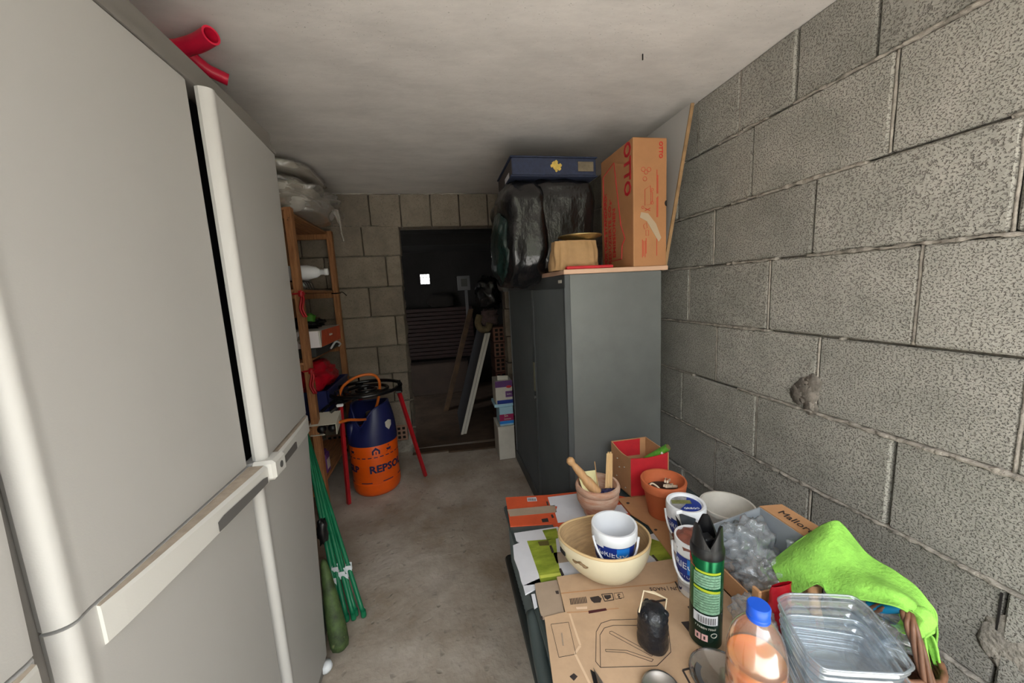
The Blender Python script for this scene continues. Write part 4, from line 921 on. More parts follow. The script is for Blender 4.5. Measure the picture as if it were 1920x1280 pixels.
# fold crease across the sheet
zp0 = zp; line([(1052, 1112), (1150, 1102), (1255, 1093), (1300, 1080)], .003, M_card, 'crease'); line([(1063, 1148), (1100, 1146), (1160, 1140)], .002, M_card, 'crease')
line([(1068, 1150), (1088, 1210), (1078, 1225), (1110, 1290)], .005, mat('cardboard_ridge', (214, 184, 152), .85), 'crease')
# barcode, three printed signs, slots
for k in range(11): mark(t, [(1068+2.9*k, 1122-.35*k), (1069.6+2.9*k, 1121.8-.35*k), (1072+2.9*k, 1133-.3*k), (1070.2+2.9*k, 1133.4-.3*k)], zp, M_ink, 'barcode_bar', .0003)
mark(t, [(1106, 1120), (1122, 1117), (1128, 1122), (1126, 1129), (1114, 1130), (1109, 1126)], zp, M_ink, 'printed_sign')
line([(1128, 1114), (1148, 1112), (1151, 1124), (1134, 1127)], .0022, M_ink, 'printed_sign', True); mark(t, [(1132, 1116), (1145, 1115), (1146, 1120), (1139, 1124), (1134, 1121)], zp, M_ink, 'printed_sign')
line([(1151, 1112), (1167, 1110), (1170, 1120), (1154, 1123)], .0009, M_ink, 'printed_frame', True)
c = atZ(1161, 1117, zp+.0004); text('3', .022, frame(c, (-1, .15, 0), (-.15, -1, 0)), M_ink, t, depth=.0003)
c = atZ(1248, 1103, zp+.0004); text('SUN | NAOS', .015, frame(c, (-1, .22, 0), (-.22, -1, 0)), M_ink, t, depth=.0003)
c = atZ(1278, 1098, zp+.0004); text('al', .048, frame(c, (-1, .22, 0), (-.22, -1, 0)), M_ink, t, depth=.0003)
mark(t, [(1103, 1145), (1136, 1140), (1138, 1144), (1104, 1150)], zp, mat('dark_red_slot', (70, 22, 26), .8), 'slot'); mark(t, [(1224, 1127), (1250, 1122), (1252, 1126), (1226, 1130)], zp, M_ink, 'slot')
mark(t, [(1080, 1138), (1101, 1137), (1101, 1141), (1081, 1142)], zp, mat('pale_card', (218, 190, 164), .8), 'pale_patch')
# outline drawing of a panel
line([(1126, 1251), (1117, 1240), (1118, 1184), (1127, 1168), (1145, 1162), (1200, 1160)]); line([(1126, 1251), (1125, 1190), (1133, 1177), (1150, 1172), (1200, 1172)])
line([(1126, 1251), (1232, 1248), (1258, 1222), (1250, 1150)]); line([(1143, 1184), (1147, 1183), (1225, 1226), (1222, 1230), (1143, 1187)], .0009, closed=True); line([(1135, 1217), (1175, 1219), (1225, 1236), (1222, 1240), (1172, 1223), (1136, 1221)], .0009, closed=True)
line([(1033, 1170), (1066, 1166), (1080, 1226), (1048, 1232)], .0009, closed=True); line([(1053, 1186), (1056, 1210)], .003, M_cardg)
mark(t, [(1277, 1166), (1304, 1163), (1304, 1200)], zp, M_ink, 'printed_triangle'); mark(t, [(1289, 1137), (1300, 1134), (1300, 1152)], zp, M_ink, 'printed_triangle')
line([(1280, 1256), (1300, 1251), (1322, 1290), (1304, 1300)], .004, M_ink, 'printed_frame', True); c = atZ(1299, 1264, zp+.0005); text('XX', .010, frame(c, (1, -.1, 0), (.1, 1, 0)), M_offw, t, depth=.0003)
mark(t, [(1068, 1268), (1076, 1262), (1083, 1268), (1076, 1276)], zp, M_ink, 'punched_hole')
mark(t, [(1034, 1249), (1039, 1253), (1047, 1275), (1043, 1278)], zp-.003, M_wplas, 'white_chip')

ZS = TZ+.011        # tops of the sheets
ZN = zp+.0006
# clay mortar bowl with pestle, card, sticks
cx, cy, cz = .494, 1.130, z1+.0058
t = thing('clay_bowl', 'weathered terracotta bowl holding wooden tools, at the far end of the bench', 'bowl', (cx, cy, cz))
MB().lathe([(0, 0), (.046, 0), (.050, .006), (.046, .012), (.060, .03), (.071, .055), (.073, .075), (.070, .086), (.076, .092), (.077, .105), (.074, .112), (.066, .112), (.064, .10), (.062, .06), (.048, .02), (0, .014)], (cx, cy, cz), 48, rf=lambda a: 1+.006*math.sin(7*a)).build('bowl_body', M_clay, t, smooth=True, auto=50)
p0 = Vector((cx+.03, cy-.02, cz+.03)); p1 = atY(1068, 862, 1.16); d = p1-p0; P = [p0+d*s_ for s_ in (0, .06, .3, .55, .62, .70, .86, .90, .95, 1.0, 1.04)]
pe = MB().tube(P, [.008, .017, .019, .018, .0125, .015, .0115, .009, .014, .014, .006], 16).build('wooden_pestle', M_wood, smooth=True); tag(pe, 'pale turned wooden pestle with a knobbed end leaning out of the clay bowl', 'pestle')
yc = MB().prism([(cx-.050, cy-.030, cz+.055), (cx-.063, cy+.03, cz+.145), (cx+.012, cy+.045, cz+.135), (cx+.012, cy+.005, cz+.05)], (.002, -.001, .001)).build('yellow_card', mat('cream_card', (224, 216, 164), .7)); tag(yc, 'folded cream yellow card tucked in the clay bowl behind the pestle', 'card')
b = MB()
p0 = Vector((cx+.034, cy-.005, cz+.03))
for k in range(5):
    q = atY(1139+2*k, 850-(3 if k % 2 else 0), cy+.012); bb_ = p0+Vector((.006*k-.008, .004*(k % 2), 0)); b = MB().tube([bb_, q], .0035, 4)
    o = b.build('wooden_stick', mat('pale_stick', (218, 184, 136), .6)); tag(o, 'flat pale wooden stick bundled upright in the right side of the clay bowl', 'stick', 'wooden sticks in the clay bowl')
o = MB().tube([Vector((cx+.012, cy+.01, cz+.03)), atY(1115, 865, cy+.01)], .0017, 6).build('thin_skewer', M_wood); tag(o, 'single thin skewer standing in the middle of the clay bowl', 'skewer')
o = MB().blob((cx+.030, cy-.022, cz+.082), (.030, .018, .012), .8, .4, 3, 3, 24, 14).build('navy_cloth_scrap', M_navy, smooth=True); tag(o, 'navy blue scrap bunched in the right side of the clay bowl', 'cloth')

# red card box with green tube
t = thing('card_tray_box', 'open brown cardboard box with red printed faces standing near the office cabinet', 'box', (.71, 1.25, ZS))
A, Bc, D_, Cc = [Vector(v) for v in ((.648, 1.178, ZS), (.792, 1.160, ZS), (.636, 1.312, ZS), (.782, 1.30, ZS))]
def wall(b, p, q, h1, h2, th=.004, dip=0, seg=8, fl=.010):
    n = Vector((-(q-p).y, (q-p).x, 0)).normalized()*th; N = 8
    for i in range(N):
        u, v = i/N, (i+1)/N; a, c = p.lerp(q, u), p.lerp(q, v); ha = h1+(h2-h1)*u-dip*math.sin(PI*u); hc = h1+(h2-h1)*v-dip*math.sin(PI*v)
        b.prism([a, c, c+Vector((0, 0, hc)), a+Vector((0, 0, ha))], n)
wb2 = MB(); wall(wb2, A, Bc, .152, .165, dip=.008); wb2.build('near_side', M_redp, t)
wb2 = MB(); wall(wb2, D_, A, .168, .152, dip=.010); wb2.build('left_side', M_card, t)
wb2 = MB(); wall(wb2, Cc, D_, .172, .168); wb2.build('far_side', M_card, t)
wb2 = MB(); wall(wb2, Bc, Cc, .165, .172); wb2.build('right_side', M_card, t)
MB().prism([A, Bc, Cc, D_], (0, 0, .004)).build('base', M_card, t)
q0 = D_.lerp(Cc, .03); q1 = D_.lerp(Cc, .80); MB().prism([q0+Vector((0, -.006, .10)), q1+Vector((0, -.006, .102)), q1+Vector((0, -.006, .170)), q0+Vector((0, -.006, .166))], (0, -.002, 0)).build('red_inner_flap', M_redp, t)
for (u, z) in ((.35, .115), (.7, .10), (.45, .085), (.75, .02), (.3, .04)):
    p = D_.lerp(A, u); MB().lathe([(0, 0), (.003, 0), (.003, .002), (0, .002)], (p.x-.001, p.y, ZS+z), 8).build('printed_dot', M_offw, t)
t = thing('green_tube', 'bright green cardboard tube sticking out of the red card box', 'tube', (.74, 1.22, ZS+.1))
p0 = Vector((.730, 1.22, ZS+.115)); p1 = atY(1252, 838, 1.16); MB().tube([p0, p1], .0125, 18).build('tube_body', mat('green_print', (96, 166, 52), .45, (30, .3)), t, smooth=True, auto=40)
MB().tube([p1, p1+(p1-p0).normalized()*.004], .0105, 18).build('tube_end', mat('tube_end_brown', (120, 110, 70), .6), t)
qd = (p1-p0).normalized(); MB().blob(p0.lerp(p1, .72)+Vector((-.004, -.0125, -.002)), (.006, .001, .005), 1, 0, 1, 0, 12, 8).build('white_mark', M_offw, t)

# flower pot with pegs
cx, cy, cz = .702, 1.058, ZS+.0005
t = thing('flower_pot', 'plain orange terracotta flower pot holding small wooden pegs', 'flower pot', (cx, cy, cz))
MB().lathe([(0, 0), (.046, 0), (.048, .003), (.064, .094), (.0655, .096), (.071, .097), (.0745, .124), (.073, .127), (.067, .127), (.0645, .10), (.060, .09), (.044, .008), (0, .008)], (cx, cy, cz), 48).build('pot_body', M_terra, t, smooth=True, auto=45)
def peg(c, ang, lab, m):
    t = thing('clothes_peg', lab, 'clothes peg', c); R_ = Matrix.Translation(c) @ Matrix.Rotation(ang, 4, 'Z') @ Matrix.Rotation(.35, 4, 'Y')
    for s_ in (-1, 1):
        b = MB(); b.T = R_; b.prism([(-.036, s_*.001, 0), (.036, s_*.006, 0), (.036, s_*.010, 0), (0, s_*.007, 0), (-.036, s_*.006, 0)], (0, 0, .008)); b.build('jaw', m, t)
    b = MB(); b.T = R_; b.tube([(.0, -.009, .004), (.004, 0, .010), (0, .009, .004)], .0012, 5); b.build('spring', M_steel, t)
mp = mat('pale_peg_wood', (222, 204, 178), .6)
peg(Vector((cx+.018, cy-.010, cz+.10)), .5, 'pale wooden clothes peg lying nearest the right rim inside the flower pot', mp)
peg(Vector((cx+.028, cy+.020, cz+.102)), .9, 'second pale wooden clothes peg lying behind inside the flower pot', mp)
o = MB().tube(bez([(cx-.050, cy+.012, cz+.095), (cx-.038, cy+.008, cz+.112), (cx-.024, cy-.008, cz+.104), (cx-.020, cy-.018, cz+.09)], 5), .003, 6).build('bent_twig', mp, smooth=True); tag(o, 'small pale curled strip inside the left rim of the flower pot', 'strip')
MB().lathe([(0, .0), (.055, 0)], (cx, cy, cz+.088), 24).build('pot_filling', mat('dark_brown_fill', (66, 44, 36), .9), t)

# yoghurt tubs
def tub(c, r, h, lab, lid=None, ang=-120, grp=None, handle=True, z0=None, tilt=0, letters=True, open_in=M_wplas, stackof=None):
    t = thing('yogurt_bucket', lab, 'bucket', c, grp)
    rb_ = r*.80; x, y, z = c; rim = r*1.03
    MB().lathe([(0, 0), (rb_-.002, 0), (rb_, .003), (r*.955, h*.76), (r*.97, h*.765), (rim, h*.78), (rim*1.005, h*.98), (rim*.99, h), (r*.93, h), (r*.92, h*.8), (rb_*.95, .004), (0, .004)], c, 48).build('tub_body', M_wplas, t, smooth=True, auto=45)
    def band(a0, a1, z0_, z1_, m, nm, off=.0007, curve=0):
        b = MB(); n = 22; rr = []
        for i in range(n+1):
            a = dr(a0+(a1-a0)*i/n); s_ = i/n
            rad = lambda zz: rb_+(r*.955-rb_)*(zz-.003)/(h*.76-.003)+off
            za = z0_*h+curve*h*math.sin(PI*s_); zb = z1_*h
            rr.append(b.a([(x+rad(za)*math.cos(a), y+rad(za)*math.sin(a), z+za), (x+rad(zb)*math.cos(a), y+rad(zb)*math.sin(a), z+zb)]))
        for i in range(n): b.face([rr[i], rr[i+1], rr[i+1]+1, rr[i]+1])
        b.build(nm, m, t, smooth=True)
    band(ang-80, ang+62, .36, .75, M_cblue, 'blue_band', curve=-.06)
    band(ang+2, ang+38, .46, .74, M_lblue, 'bright_patch', .0011)
    band(ang+40, ang+62, .02, .40, M_cblue, 'blue_strip')
    band(ang-50, ang+25, .08, .22, mat('cream_swirl', (196, 196, 202), .4, (30, .25)), 'printed_swirl', curve=.05)
    b = MB(); 
    rr_ = rb_+(r*.955-rb_)*.66
    if letters:
        text('GRIEGO', h*.165, None, M_wplas, t, bend=((x, y), rr_+.0016, dr(ang-8), z+h*.595))
        text('NATURAL', h*.095, None, M_wplas, t, bend=((x, y), rr_-.0008, dr(ang+2), z+h*.41))
    b = MB().poly([(x+(rb_*.90+.004+.0016)*math.cos(dr(ang-34)+.011*math.cos(2*PI*k/16)/r), y+(rb_*.90+.004+.0016)*math.sin(dr(ang-34)+.011*math.cos(2*PI*k/16)/r), z+h*.14+.011*math.sin(2*PI*k/16)) for k in range(16)]); 
    b.build('printed_spot', M_nink, t)
    if handle:
        P = []
        for k in range(15):
            a = dr(ang-62+ (ang*0) + 132*k/14); s_ = k/14; P.append((x+(r*1.05+.003)*math.cos(a), y+(r*1.05+.003)*math.sin(a), z+h*.86-h*.50*math.sin(PI*s_)**.8))
        MB().tube(P, .0032, 6).build('handle', M_wplas, t, smooth=True)
    band2 = MB(); n = 6; rr = []
    for i in range(n+1):
        a = dr(ang-52+22*i/n); rr.append(band2.a([(x+(rim+.002)*math.cos(a), y+(rim+.002)*math.sin(a), z+h*.74), (x+(rim+.003)*math.cos(a), y+(rim+.003)*math.sin(a), z+h*.92)]))
    for i in range(n): band2.face([rr[i], rr[i+1], rr[i+1]+1, rr[i]+1])
    band2.build('pull_tab', M_wplas, t)
    return t
# curved bamboo bowl with an open tub inside
bx_, by_ = .402, .862; bz = ZN+.001
t = thing('bamboo_bowl', 'asymmetric cream bamboo bowl with one pointed end holding a white tub', 'bowl', (bx_, by_, bz))
def brim(a):
    k = math.cos(a-dr(158)); return .113+.022*max(0, k)**5, .104+.014*math.cos(a-dr(-80))+.008*max(0, k)**3
def bowl_out(u, v):
    a = 2*PI*u; R_, H_ = brim(a); s_ = v; r = .028+(R_-.028)*math.sin(s_*PI/2)**.82; z = H_*(1-math.cos(s_*PI/2))**.92
    return (bx_+r*math.cos(a), by_+r*math.sin(a), bz+z)
def bowl_in(u, v):
    a = 2*PI*u; p = Vector(bowl_out(u, v)); return (bx_+(p.x-bx_)*.962, by_+(p.y-by_)*.962, bz+.004+(p.z-bz)*.965)
b = MB().grid(bowl_out, 64, 20); b.poly([(bx_+.028*math.cos(2*PI*k/24), by_+.028*math.sin(2*PI*k/24), bz) for k in range(24)]); b.build('outer_shell', M_bowlout, t, smooth=True)
b = MB().grid(bowl_in, 64, 20); b.poly([(bx_+.0265*math.cos(2*PI*k/24), by_+.0265*math.sin(2*PI*k/24), bz+.0041) for k in range(24)]); b.build('inner_shell', M_bowlin, t, smooth=True)
MB().tube([(Vector(bowl_out(k/72, 1))+Vector(bowl_in(k/72, 1)))/2 for k in range(72)], .0034, 8, closed=True).build('rim', mat('bamboo_rim', (208, 178, 132), .45), t, smooth=True)
b = MB()
for k in range(9):
    u = (172+k*1.2)/360; p = Vector(bowl_out(u, .80)); n = Vector((p.x-bx_, p.y-by_, 0)).normalized()
    b.tube([p+n*.0008+Vector((0, 0, -.006)), p+n*.0012+Vector((0, 0, .006))], .0022, 5)
b.build('handle_slot', M_hole, t)
P = [Vector(bowl_out((196+k*2.6)/360, .82-.02*math.sin(k)))+Vector((-.001, -.001, 0)) for k in range(10)]; MB().tube(P, [.0015, .003, .0035, .002, .003, .0045, .003, .0045, .003, .0015], 6).build('handle_slot', mat('shadowed_slot', (120, 96, 66), .6), t)
tub((.417, .850, bz+.0105), .0585, .135, 'open white yogurt tub with blue GRIEGO label standing inside the bamboo bowl', ang=-112)
# lidded tub behind
TB = (.668, .895, ZS+.001); t = tub(TB, .0515, .140, 'lidded white yogurt tub nearest the flower pot', ang=-140)
def lid_of(t, c, r, h, art=True):
    x, y, z = c
    MB().lathe([(0, h-.004), (r*.86, h-.004), (r*.90, h+.003), (r*1.03, h+.004), (r*1.07, h-.002), (r*1.07, h-.018), (r*1.045, h-.018)], c, 48).build('lid', M_wplas, t, smooth=True, auto=40)
    def seg(a0, a1, r0, r1, m, zz, nm):
        b = MB(); P = [(x+r*r1*math.cos(dr(a0+(a1-a0)*k/16)), y+r*r1*math.sin(dr(a0+(a1-a0)*k/16)), zz) for k in range(17)]+[(x+r*r0*math.cos(dr(a1-(a1-a0)*k/16)), y+r*r0*math.sin(dr(a1-(a1-a0)*k/16)), zz) for k in range(17)]
        b.poly(P); b.build(nm, m, t)
    seg(-150, 50, .0, .82, M_cblue, z+h-.0032, 'blue_print'); seg(50, 210, .0, .82, mat('grey_lid_print', (168, 166, 168), .45, (40, .3)), z+h-.0031, 'grey_print')
    b = MB().poly([(x-.036, y+.012, z+h-.0024), (x+.018, y-.004, z+h-.0024), (x+.024, y+.014, z+h-.0024), (x-.028, y+.030, z+h-.0024)]); b.build('olive_print', mat('olive_print', (136, 138, 84), .5, (60, .3)), t)
    text('GRIEGO', .012, frame((x+.002, y-.024, z+h-.002), (1, -.3, 0), (.3, 1, 0)), M_wplas, t, depth=.0002)
lid_of(t, TB, .0515, .140)
TF = (.582, .745, ZN); t = tub(TF, .0455, .150, 'front white yogurt tub with crumpled brown foil on top, left of the spray can', ang=-150)
b = MB().blob((TF[0], TF[1], TF[2]+.138), (.043, .043, .014), .8, .35, 3, 9, 32, 16); b.build('brown_foil', M_choc, t, smooth=True)
MB().prism([Vector((TF[0]-.030, TF[1]-.036, TF[2]+.148)), Vector((TF[0]-.010, TF[1]-.020, TF[2]+.156)), Vector((TF[0]+.004, TF[1]-.044, TF[2]+.140)), Vector((TF[0]-.004, TF[1]-.052, TF[2]+.104)), Vector((TF[0]-.026, TF[1]-.048, TF[2]+.127))], (-.001, -.001, .001)).build('peeled_foil', mat('pale_foil', (190, 204, 216), .3), t)
t = thing('plastic_cup', 'narrow translucent white cup holding blades, between the two yogurt tubs', 'cup', (.622, .808, ZS))
MB().lathe([(0, 0), (.024, 0), (.0275, .10), (.030, .135), (.032, .137), (.030, .139), (.026, .10), (.022, .004), (0, .004)], (.622, .806, ZS+.002), 28).build('cup_body', mat('translucent_white', (200, 204, 208), .3, sub=.3), t, smooth=True)
t = thing('scissors', 'grey pointed blade tool standing in the narrow cup', 'blade', (.62, .80, ZS+.05))
q = atY(1274, 962, .80); MB().prism([(.612, .802, ZS+.05), (.634, .802, ZS+.05), (.628, .800, q.z-.025), (q.x, .80, q.z)], (0, .003, 0)).build('blade', mat('dull_steel', (96, 102, 110), .35, metal=.8), t)
MB().prism([(.604, .806, ZS+.05), (.626, .806, ZS+.05), (q.x+.006, .806, q.z-.03), (q.x-.006, .806, q.z-.01)], (0, .003, 0)).build('blade', M_black, t)
MB().box((q.x-.008, .800, q.z-.004), (q.x+.010, .806, q.z+.006), .002).build('white_top', M_wplas, t)
# round white tub behind
t = thing('white_tub', 'wide plain white tub behind the spray can by the wall', 'tub', (.815, .905, ZS))
MB().lathe([(0, 0), (.060, 0), (.072, .095), (.076, .097), (.077, .108), (.071, .108), (.068, .09), (.056, .004), (0, .004)], (.815, .900, ZS), 40).build('tub_body', M_offw, t, smooth=True, auto=45)

# spray can
cx, cy, cz = .522, .628, ZN
t = thing('spray_can', 'tall metallic green aerosol spray can with a spiky black cap', 'spray can', (cx, cy, cz))
rc = .0325
MB().lathe([(0, .001), (rc-.003, .001), (rc, .004), (rc, .216), (rc-.002, .220), (0, .22)], (cx, cy, cz), 44).build('can_body', M_dgreen, t, smooth=True, auto=50)
MB().lathe([(rc+.0003, .003), (rc+.0003, .085)], (cx, cy, cz), 44).build('dark_base_band', M_dgreen2, t, smooth=True)
def cb_(a0, a1, z0, z1, m, nm, off=.0007, sl=0):
    b = MB(); rr = []
    for i in range(13):
        a = dr(a0+(a1-a0)*i/12); zz = sl*(i/12)**2; rr.append(b.a([(cx+(rc+off)*math.cos(a), cy+(rc+off)*math.sin(a), cz+z0-zz), (cx+(rc+off)*math.cos(a), cy+(rc+off)*math.sin(a), cz+z1-zz)]))
    for i in range(12): b.face([rr[i], rr[i+1], rr[i+1]+1, rr[i]+1])
    return b.build(nm, m, t, smooth=True)
aC = math.degrees(math.atan2(-cy, -cx))
cb_(aC-46, aC+52, .146, .176, M_label, 'text_panel'); cb_(aC-46, aC+52, .137, .143, M_yelg, 'yellow_band', sl=.004); cb_(aC-46, aC+52, .086, .135, M_label, 'text_panel')
cb_(aC-40, aC+52, .178, .183, M_yelg, 'yellow_lettering_band')
for k in range(4): cb_(aC-40, aC+46, .169-.006*k, .1705-.006*k, mat('dark_small_print', (66, 104, 78), .6), 'small_print', .0011)
for k in range(7): cb_(aC-40, aC+46, .129-.006*k, .1305-.006*k, MC['dark_small_print'], 'small_print', .0011)
cb_(aC-44, aC+44, .060, .082, M_white, 'barcode_label')
for k in range(16): cb_(aC-28+4*k, aC-28+4*k+(1.2, 2.4)[k % 2], .062, .078, M_ink, 'barcode_bar', .0011)
text('7 PABEN 750ml', .0065, None, M_offw, t, bend=((cx, cy), rc+.001, dr(aC), cz+.051), depth=.0002)
for k in range(2): cb_(aC-36+24*k, aC-15+24*k, .020, .036, mat('hazard_pink', (216, 170, 168), .5), 'hazard_sign'); cb_(aC-29+24*k, aC-23+24*k, .024, .032, M_ink, 'hazard_symbol', .0011)
b = MB().tube([Vector((cx+(rc+.001)*math.cos(dr(aC+30)+.006*math.cos(2*PI*k/14)/rc), cy+(rc+.001)*math.sin(dr(aC+30)+.006*math.cos(2*PI*k/14)/rc), cz+.037+.005*math.sin(2*PI*k/14))) for k in range(14)], .0008, 4, closed=True); b.build('recycling_ring', M_offw, t)
b = MB(); q = lambda a, z: (cx+(rc+.0009)*math.cos(dr(a)), cy+(rc+.0009)*math.sin(dr(a)), cz+z)
b.poly([q(aC-78, .214), q(aC-70, .206), q(aC-52, .190), q(aC-40, .183), q(aC-60, .184), q(aC-80, .190)]); b.build('red_shield', M_redp, t)
MB().lathe([(rc+.001, .208), (rc+.0015, .222), (rc, .226), (rc-.0015, .230)], (cx, cy, cz), 40).build('cap_collar', M_black, t, smooth=True)
# crown-like cap: four tall points around an open middle
b = MB(); n = 64
def ch_(a):
    k = 1-abs(((a-dr(aC+10)) / (PI*2/3)) % 1 - .5)*2      # 1 at the points, 0 in the notches
    return .232+.046*min(1, 1.25*k)
ro = [b.a([(cx+(rc-.0015-.003*w_)*math.cos(2*PI*i/n), cy+(rc-.0015-.003*w_)*math.sin(2*PI*i/n), cz+.228+(ch_(2*PI*i/n)-.228)*w_) for i in range(n)]) for w_ in (0, .5, 1)]
ri = [b.a([(cx+(rc-.007-.002*w_)*math.cos(2*PI*i/n), cy+(rc-.007-.002*w_)*math.sin(2*PI*i/n), cz+.228+(ch_(2*PI*i/n)-.228)*w_) for i in range(n)]) for w_ in (1, 0)]
R5 = ro+ri
for a_, c_ in zip(R5[:-1], R5[1:]):
    for i in range(n): j = (i+1) % n; b.face([a_+i, a_+j, c_+j, c_+i])
b.build('pointed_cap', M_black, t)
MB().box((cx-.012, cy-.010, cz+.222), (cx+.012, cy+.014, cz+.244), .003).build('spray_button', M_black, t)

# black wax lantern with wire handle
cx, cy, cz = .402, .640, ZN
t = thing('black_lantern', 'small black waxed lantern-like pot with a pale wire handle', 'lantern', (cx, cy, cz))
MB().lathe([(0, 0), (.027, 0), (.032, .006), (.033, .02), (.030, .034), (.0325, .040), (.030, .048), (.032, .054), (.029, .062), (.0315, .072), (.030, .076), (.027, .084), (.019, .092), (.010, .094), (0, .094)], (cx, cy, cz), 40, rf=lambda a: 1+.03*math.sin(3*a)+.015*math.sin(7*a)).build('pot_body', mat('black_wax', (26, 28, 34), .3, None, (60, .6, .006)), t, smooth=True)
for a in (200, 330, 90): MB().blob((cx+.024*math.cos(dr(a)), cy+.024*math.sin(dr(a)), cz+.080), (.007, .007, .009), .9, .3, 3, a, 12, 8).build('wax_lump', MC['black_wax'], t, smooth=True)
pa = atY(1198, 1148, .632); pb_ = atY(1207, 1107, .655); pc_ = atY(1250, 1122, .655); pd = atY(1243, 1176, .632)
P = [pa, pb_, pb_.lerp(pc_, .5)+Vector((0, 0, .002)), pc_, pd]; MB().tube(P, .0017, 6).tube([pb_, pb_.lerp(pc_, .5)+Vector((0, .003, .004)), pc_], .0012, 5).build('wire_handle', mat('pale_string', (214, 196, 166), .6), t)

# cardboard box full of plastic bags
t = thing('carton_of_bags', 'open cardboard box stuffed with clear plastic bags behind the spray can', 'box', (.74, .72, ZN))
bx0, bx1, by0, by1 = .655, .835, .625, .805
b = MB().box((bx0, by0, ZN), (bx1, by1, ZN+.004)); b.build('base', M_card, t)
MB().box((bx0, by0, ZN), (bx0+.004, by1, ZN+.055)).build('near_left_side', M_card, t)
MB().prism([(bx0, by1, ZN), (bx1, by1, ZN), (bx1, by1, ZN+.150), (bx0, by1, ZN+.12)], (0, -.004, 0)).build('far_side', M_inner, t)
MB().box((bx1-.004, by0, ZN), (bx1, by1, ZN+.150)).build('wall_side', M_inner, t)
MB().box((bx0, by0, ZN), (bx1, by0+.004, ZN+.08)).build('near_side', M_card, t)
fl_ = MB().prism([(bx1-.002, by1, ZN+.150), (bx1-.002, by0+.02, ZN+.150), (bx1+.052, by0+.03, ZN+.158), (bx1+.050, by1-.02, ZN+.158)], (0, 0, .003)); fl_.build('open_flap', M_card, t)
c = Vector((bx1+.020, (by0+by1)/2-.005, ZN+.1585)); text('Mallorca', .026, frame(c, (.0, -1, 0), (1, 0, .15)), M_ink, t, depth=.0003, sx=1.2)
def bag(name, c, r, lab, seed, knot=None, flat=None, amp=.35):
    t = thing(name, lab, 'plastic bag', (c[0], c[1], c[2]-r[2]))
    b = MB().blob(c, r, .8, amp, 3.2, seed, 56, 36, flat=flat); crumple(b, min(r)*.2, 11); b.build('film', F_bag, t, smooth=True)
    if knot: MB().tube(bez(knot, 5), [.010-.0045*math.sin(PI*min(1, k/10)) for k in range(5*(len(knot)-1)+1)], 8).build('twisted_end', F_bag, t, smooth=True)
    return t
bag('plastic_bag', (.742, .750, ZN+.080), (.072, .048, .072), 'milky plastic bag filling the far half of the open cardboard box', 3, flat=ZN+.006)
bag('plastic_bag', (.725, .682, ZN+.058), (.058, .045, .052), 'crumpled clear plastic bag in the near half of the open cardboard box', 8, [(.76, .665, ZN+.09), (.785, .672, ZN+.12), (.792, .675, ZN+.148)], flat=ZN+.006, amp=.5)
bag('plastic_bag', (.620, .600, ZN+.046), (.030, .040, .042), 'small clear plastic bag squeezed between spray can and cardboard box', 14, flat=ZN+.002, amp=.4)
# red foil pouch
t = thing('red_pouch', 'upright red foil pouch standing against the cardboard box near the green felt', 'pouch', (.672, .592, ZN))
P0 = atX(1421, 1076, .72); P1 = atX(1462, 1072, .735); 
def pouch(u, v):
    a = 2*PI*u; z = ZN+.001+.125*v; k = 1-.75*v**2
    return (.672+.030*math.cos(a)*(1-.12*v)+.006*v+.003*noise.noise(Vector((u*6, v*6, 1))), .592+.018*math.sin(a)*k+.003*noise.noise(Vector((u*7, v*7, 3))), z)
MB().grid(pouch, 40, 16).build('foil_body', M_redbag, t, smooth=True)
MB().box((.630, .600, ZN+.001), (.638, .620, ZN+.11), .002).build('brown_flap', M_card, t)
# bottle with orange liquid
cx, cy, cz = .458, .436, ZN
t = thing('plastic_bottle', 'clear plastic bottle of orange liquid with a blue screw cap', 'bottle', (cx, cy, cz))
bp = [(0, .002), (.030, .0), (.040, .006), (.043, .02), (.043, .05), (.0405, .056), (.043, .062), (.043, .088), (.0405, .094), (.043, .10), (.043, .125), (.0405, .131), (.043, .137), (.043, .165), (.0415, .170), (.0430, .176), (.042, .19), (.037, .215), (.030, .230), (.020, .243), (.0135, .250), (.0135, .262)]
MB().lathe(bp, (cx, cy, cz), 48).build('bottle_body', F_bott, t, smooth=True)
lp = [(0, .003)]+[(r*.955, z+.001) for r, z in bp[1:16]]+[(.0400, .176), (0, .177)]
MB().lathe(lp, (cx, cy, cz), 40).build('orange_liquid', M_liq, t, smooth=True)
MB().lathe([(.0155, .248), (.0165, .250), (.0165, .254), (.0155, .255), (.016, .257), (.0165, .270), (.015, .273), (0, .273)], (cx, cy, cz), 32, rf=lambda a: 1+.012*math.sin(30*a)).build('screw_cap', M_bluecap, t, smooth=True, auto=40)
MB().lathe([(.0432, .100), (.0434, .128)], (cx, cy, cz), 40, dr(190), dr(250)).build('silver_label', mat('silver_label', (190, 170, 160), .3, (60, .5), metal=.4), t, smooth=True)
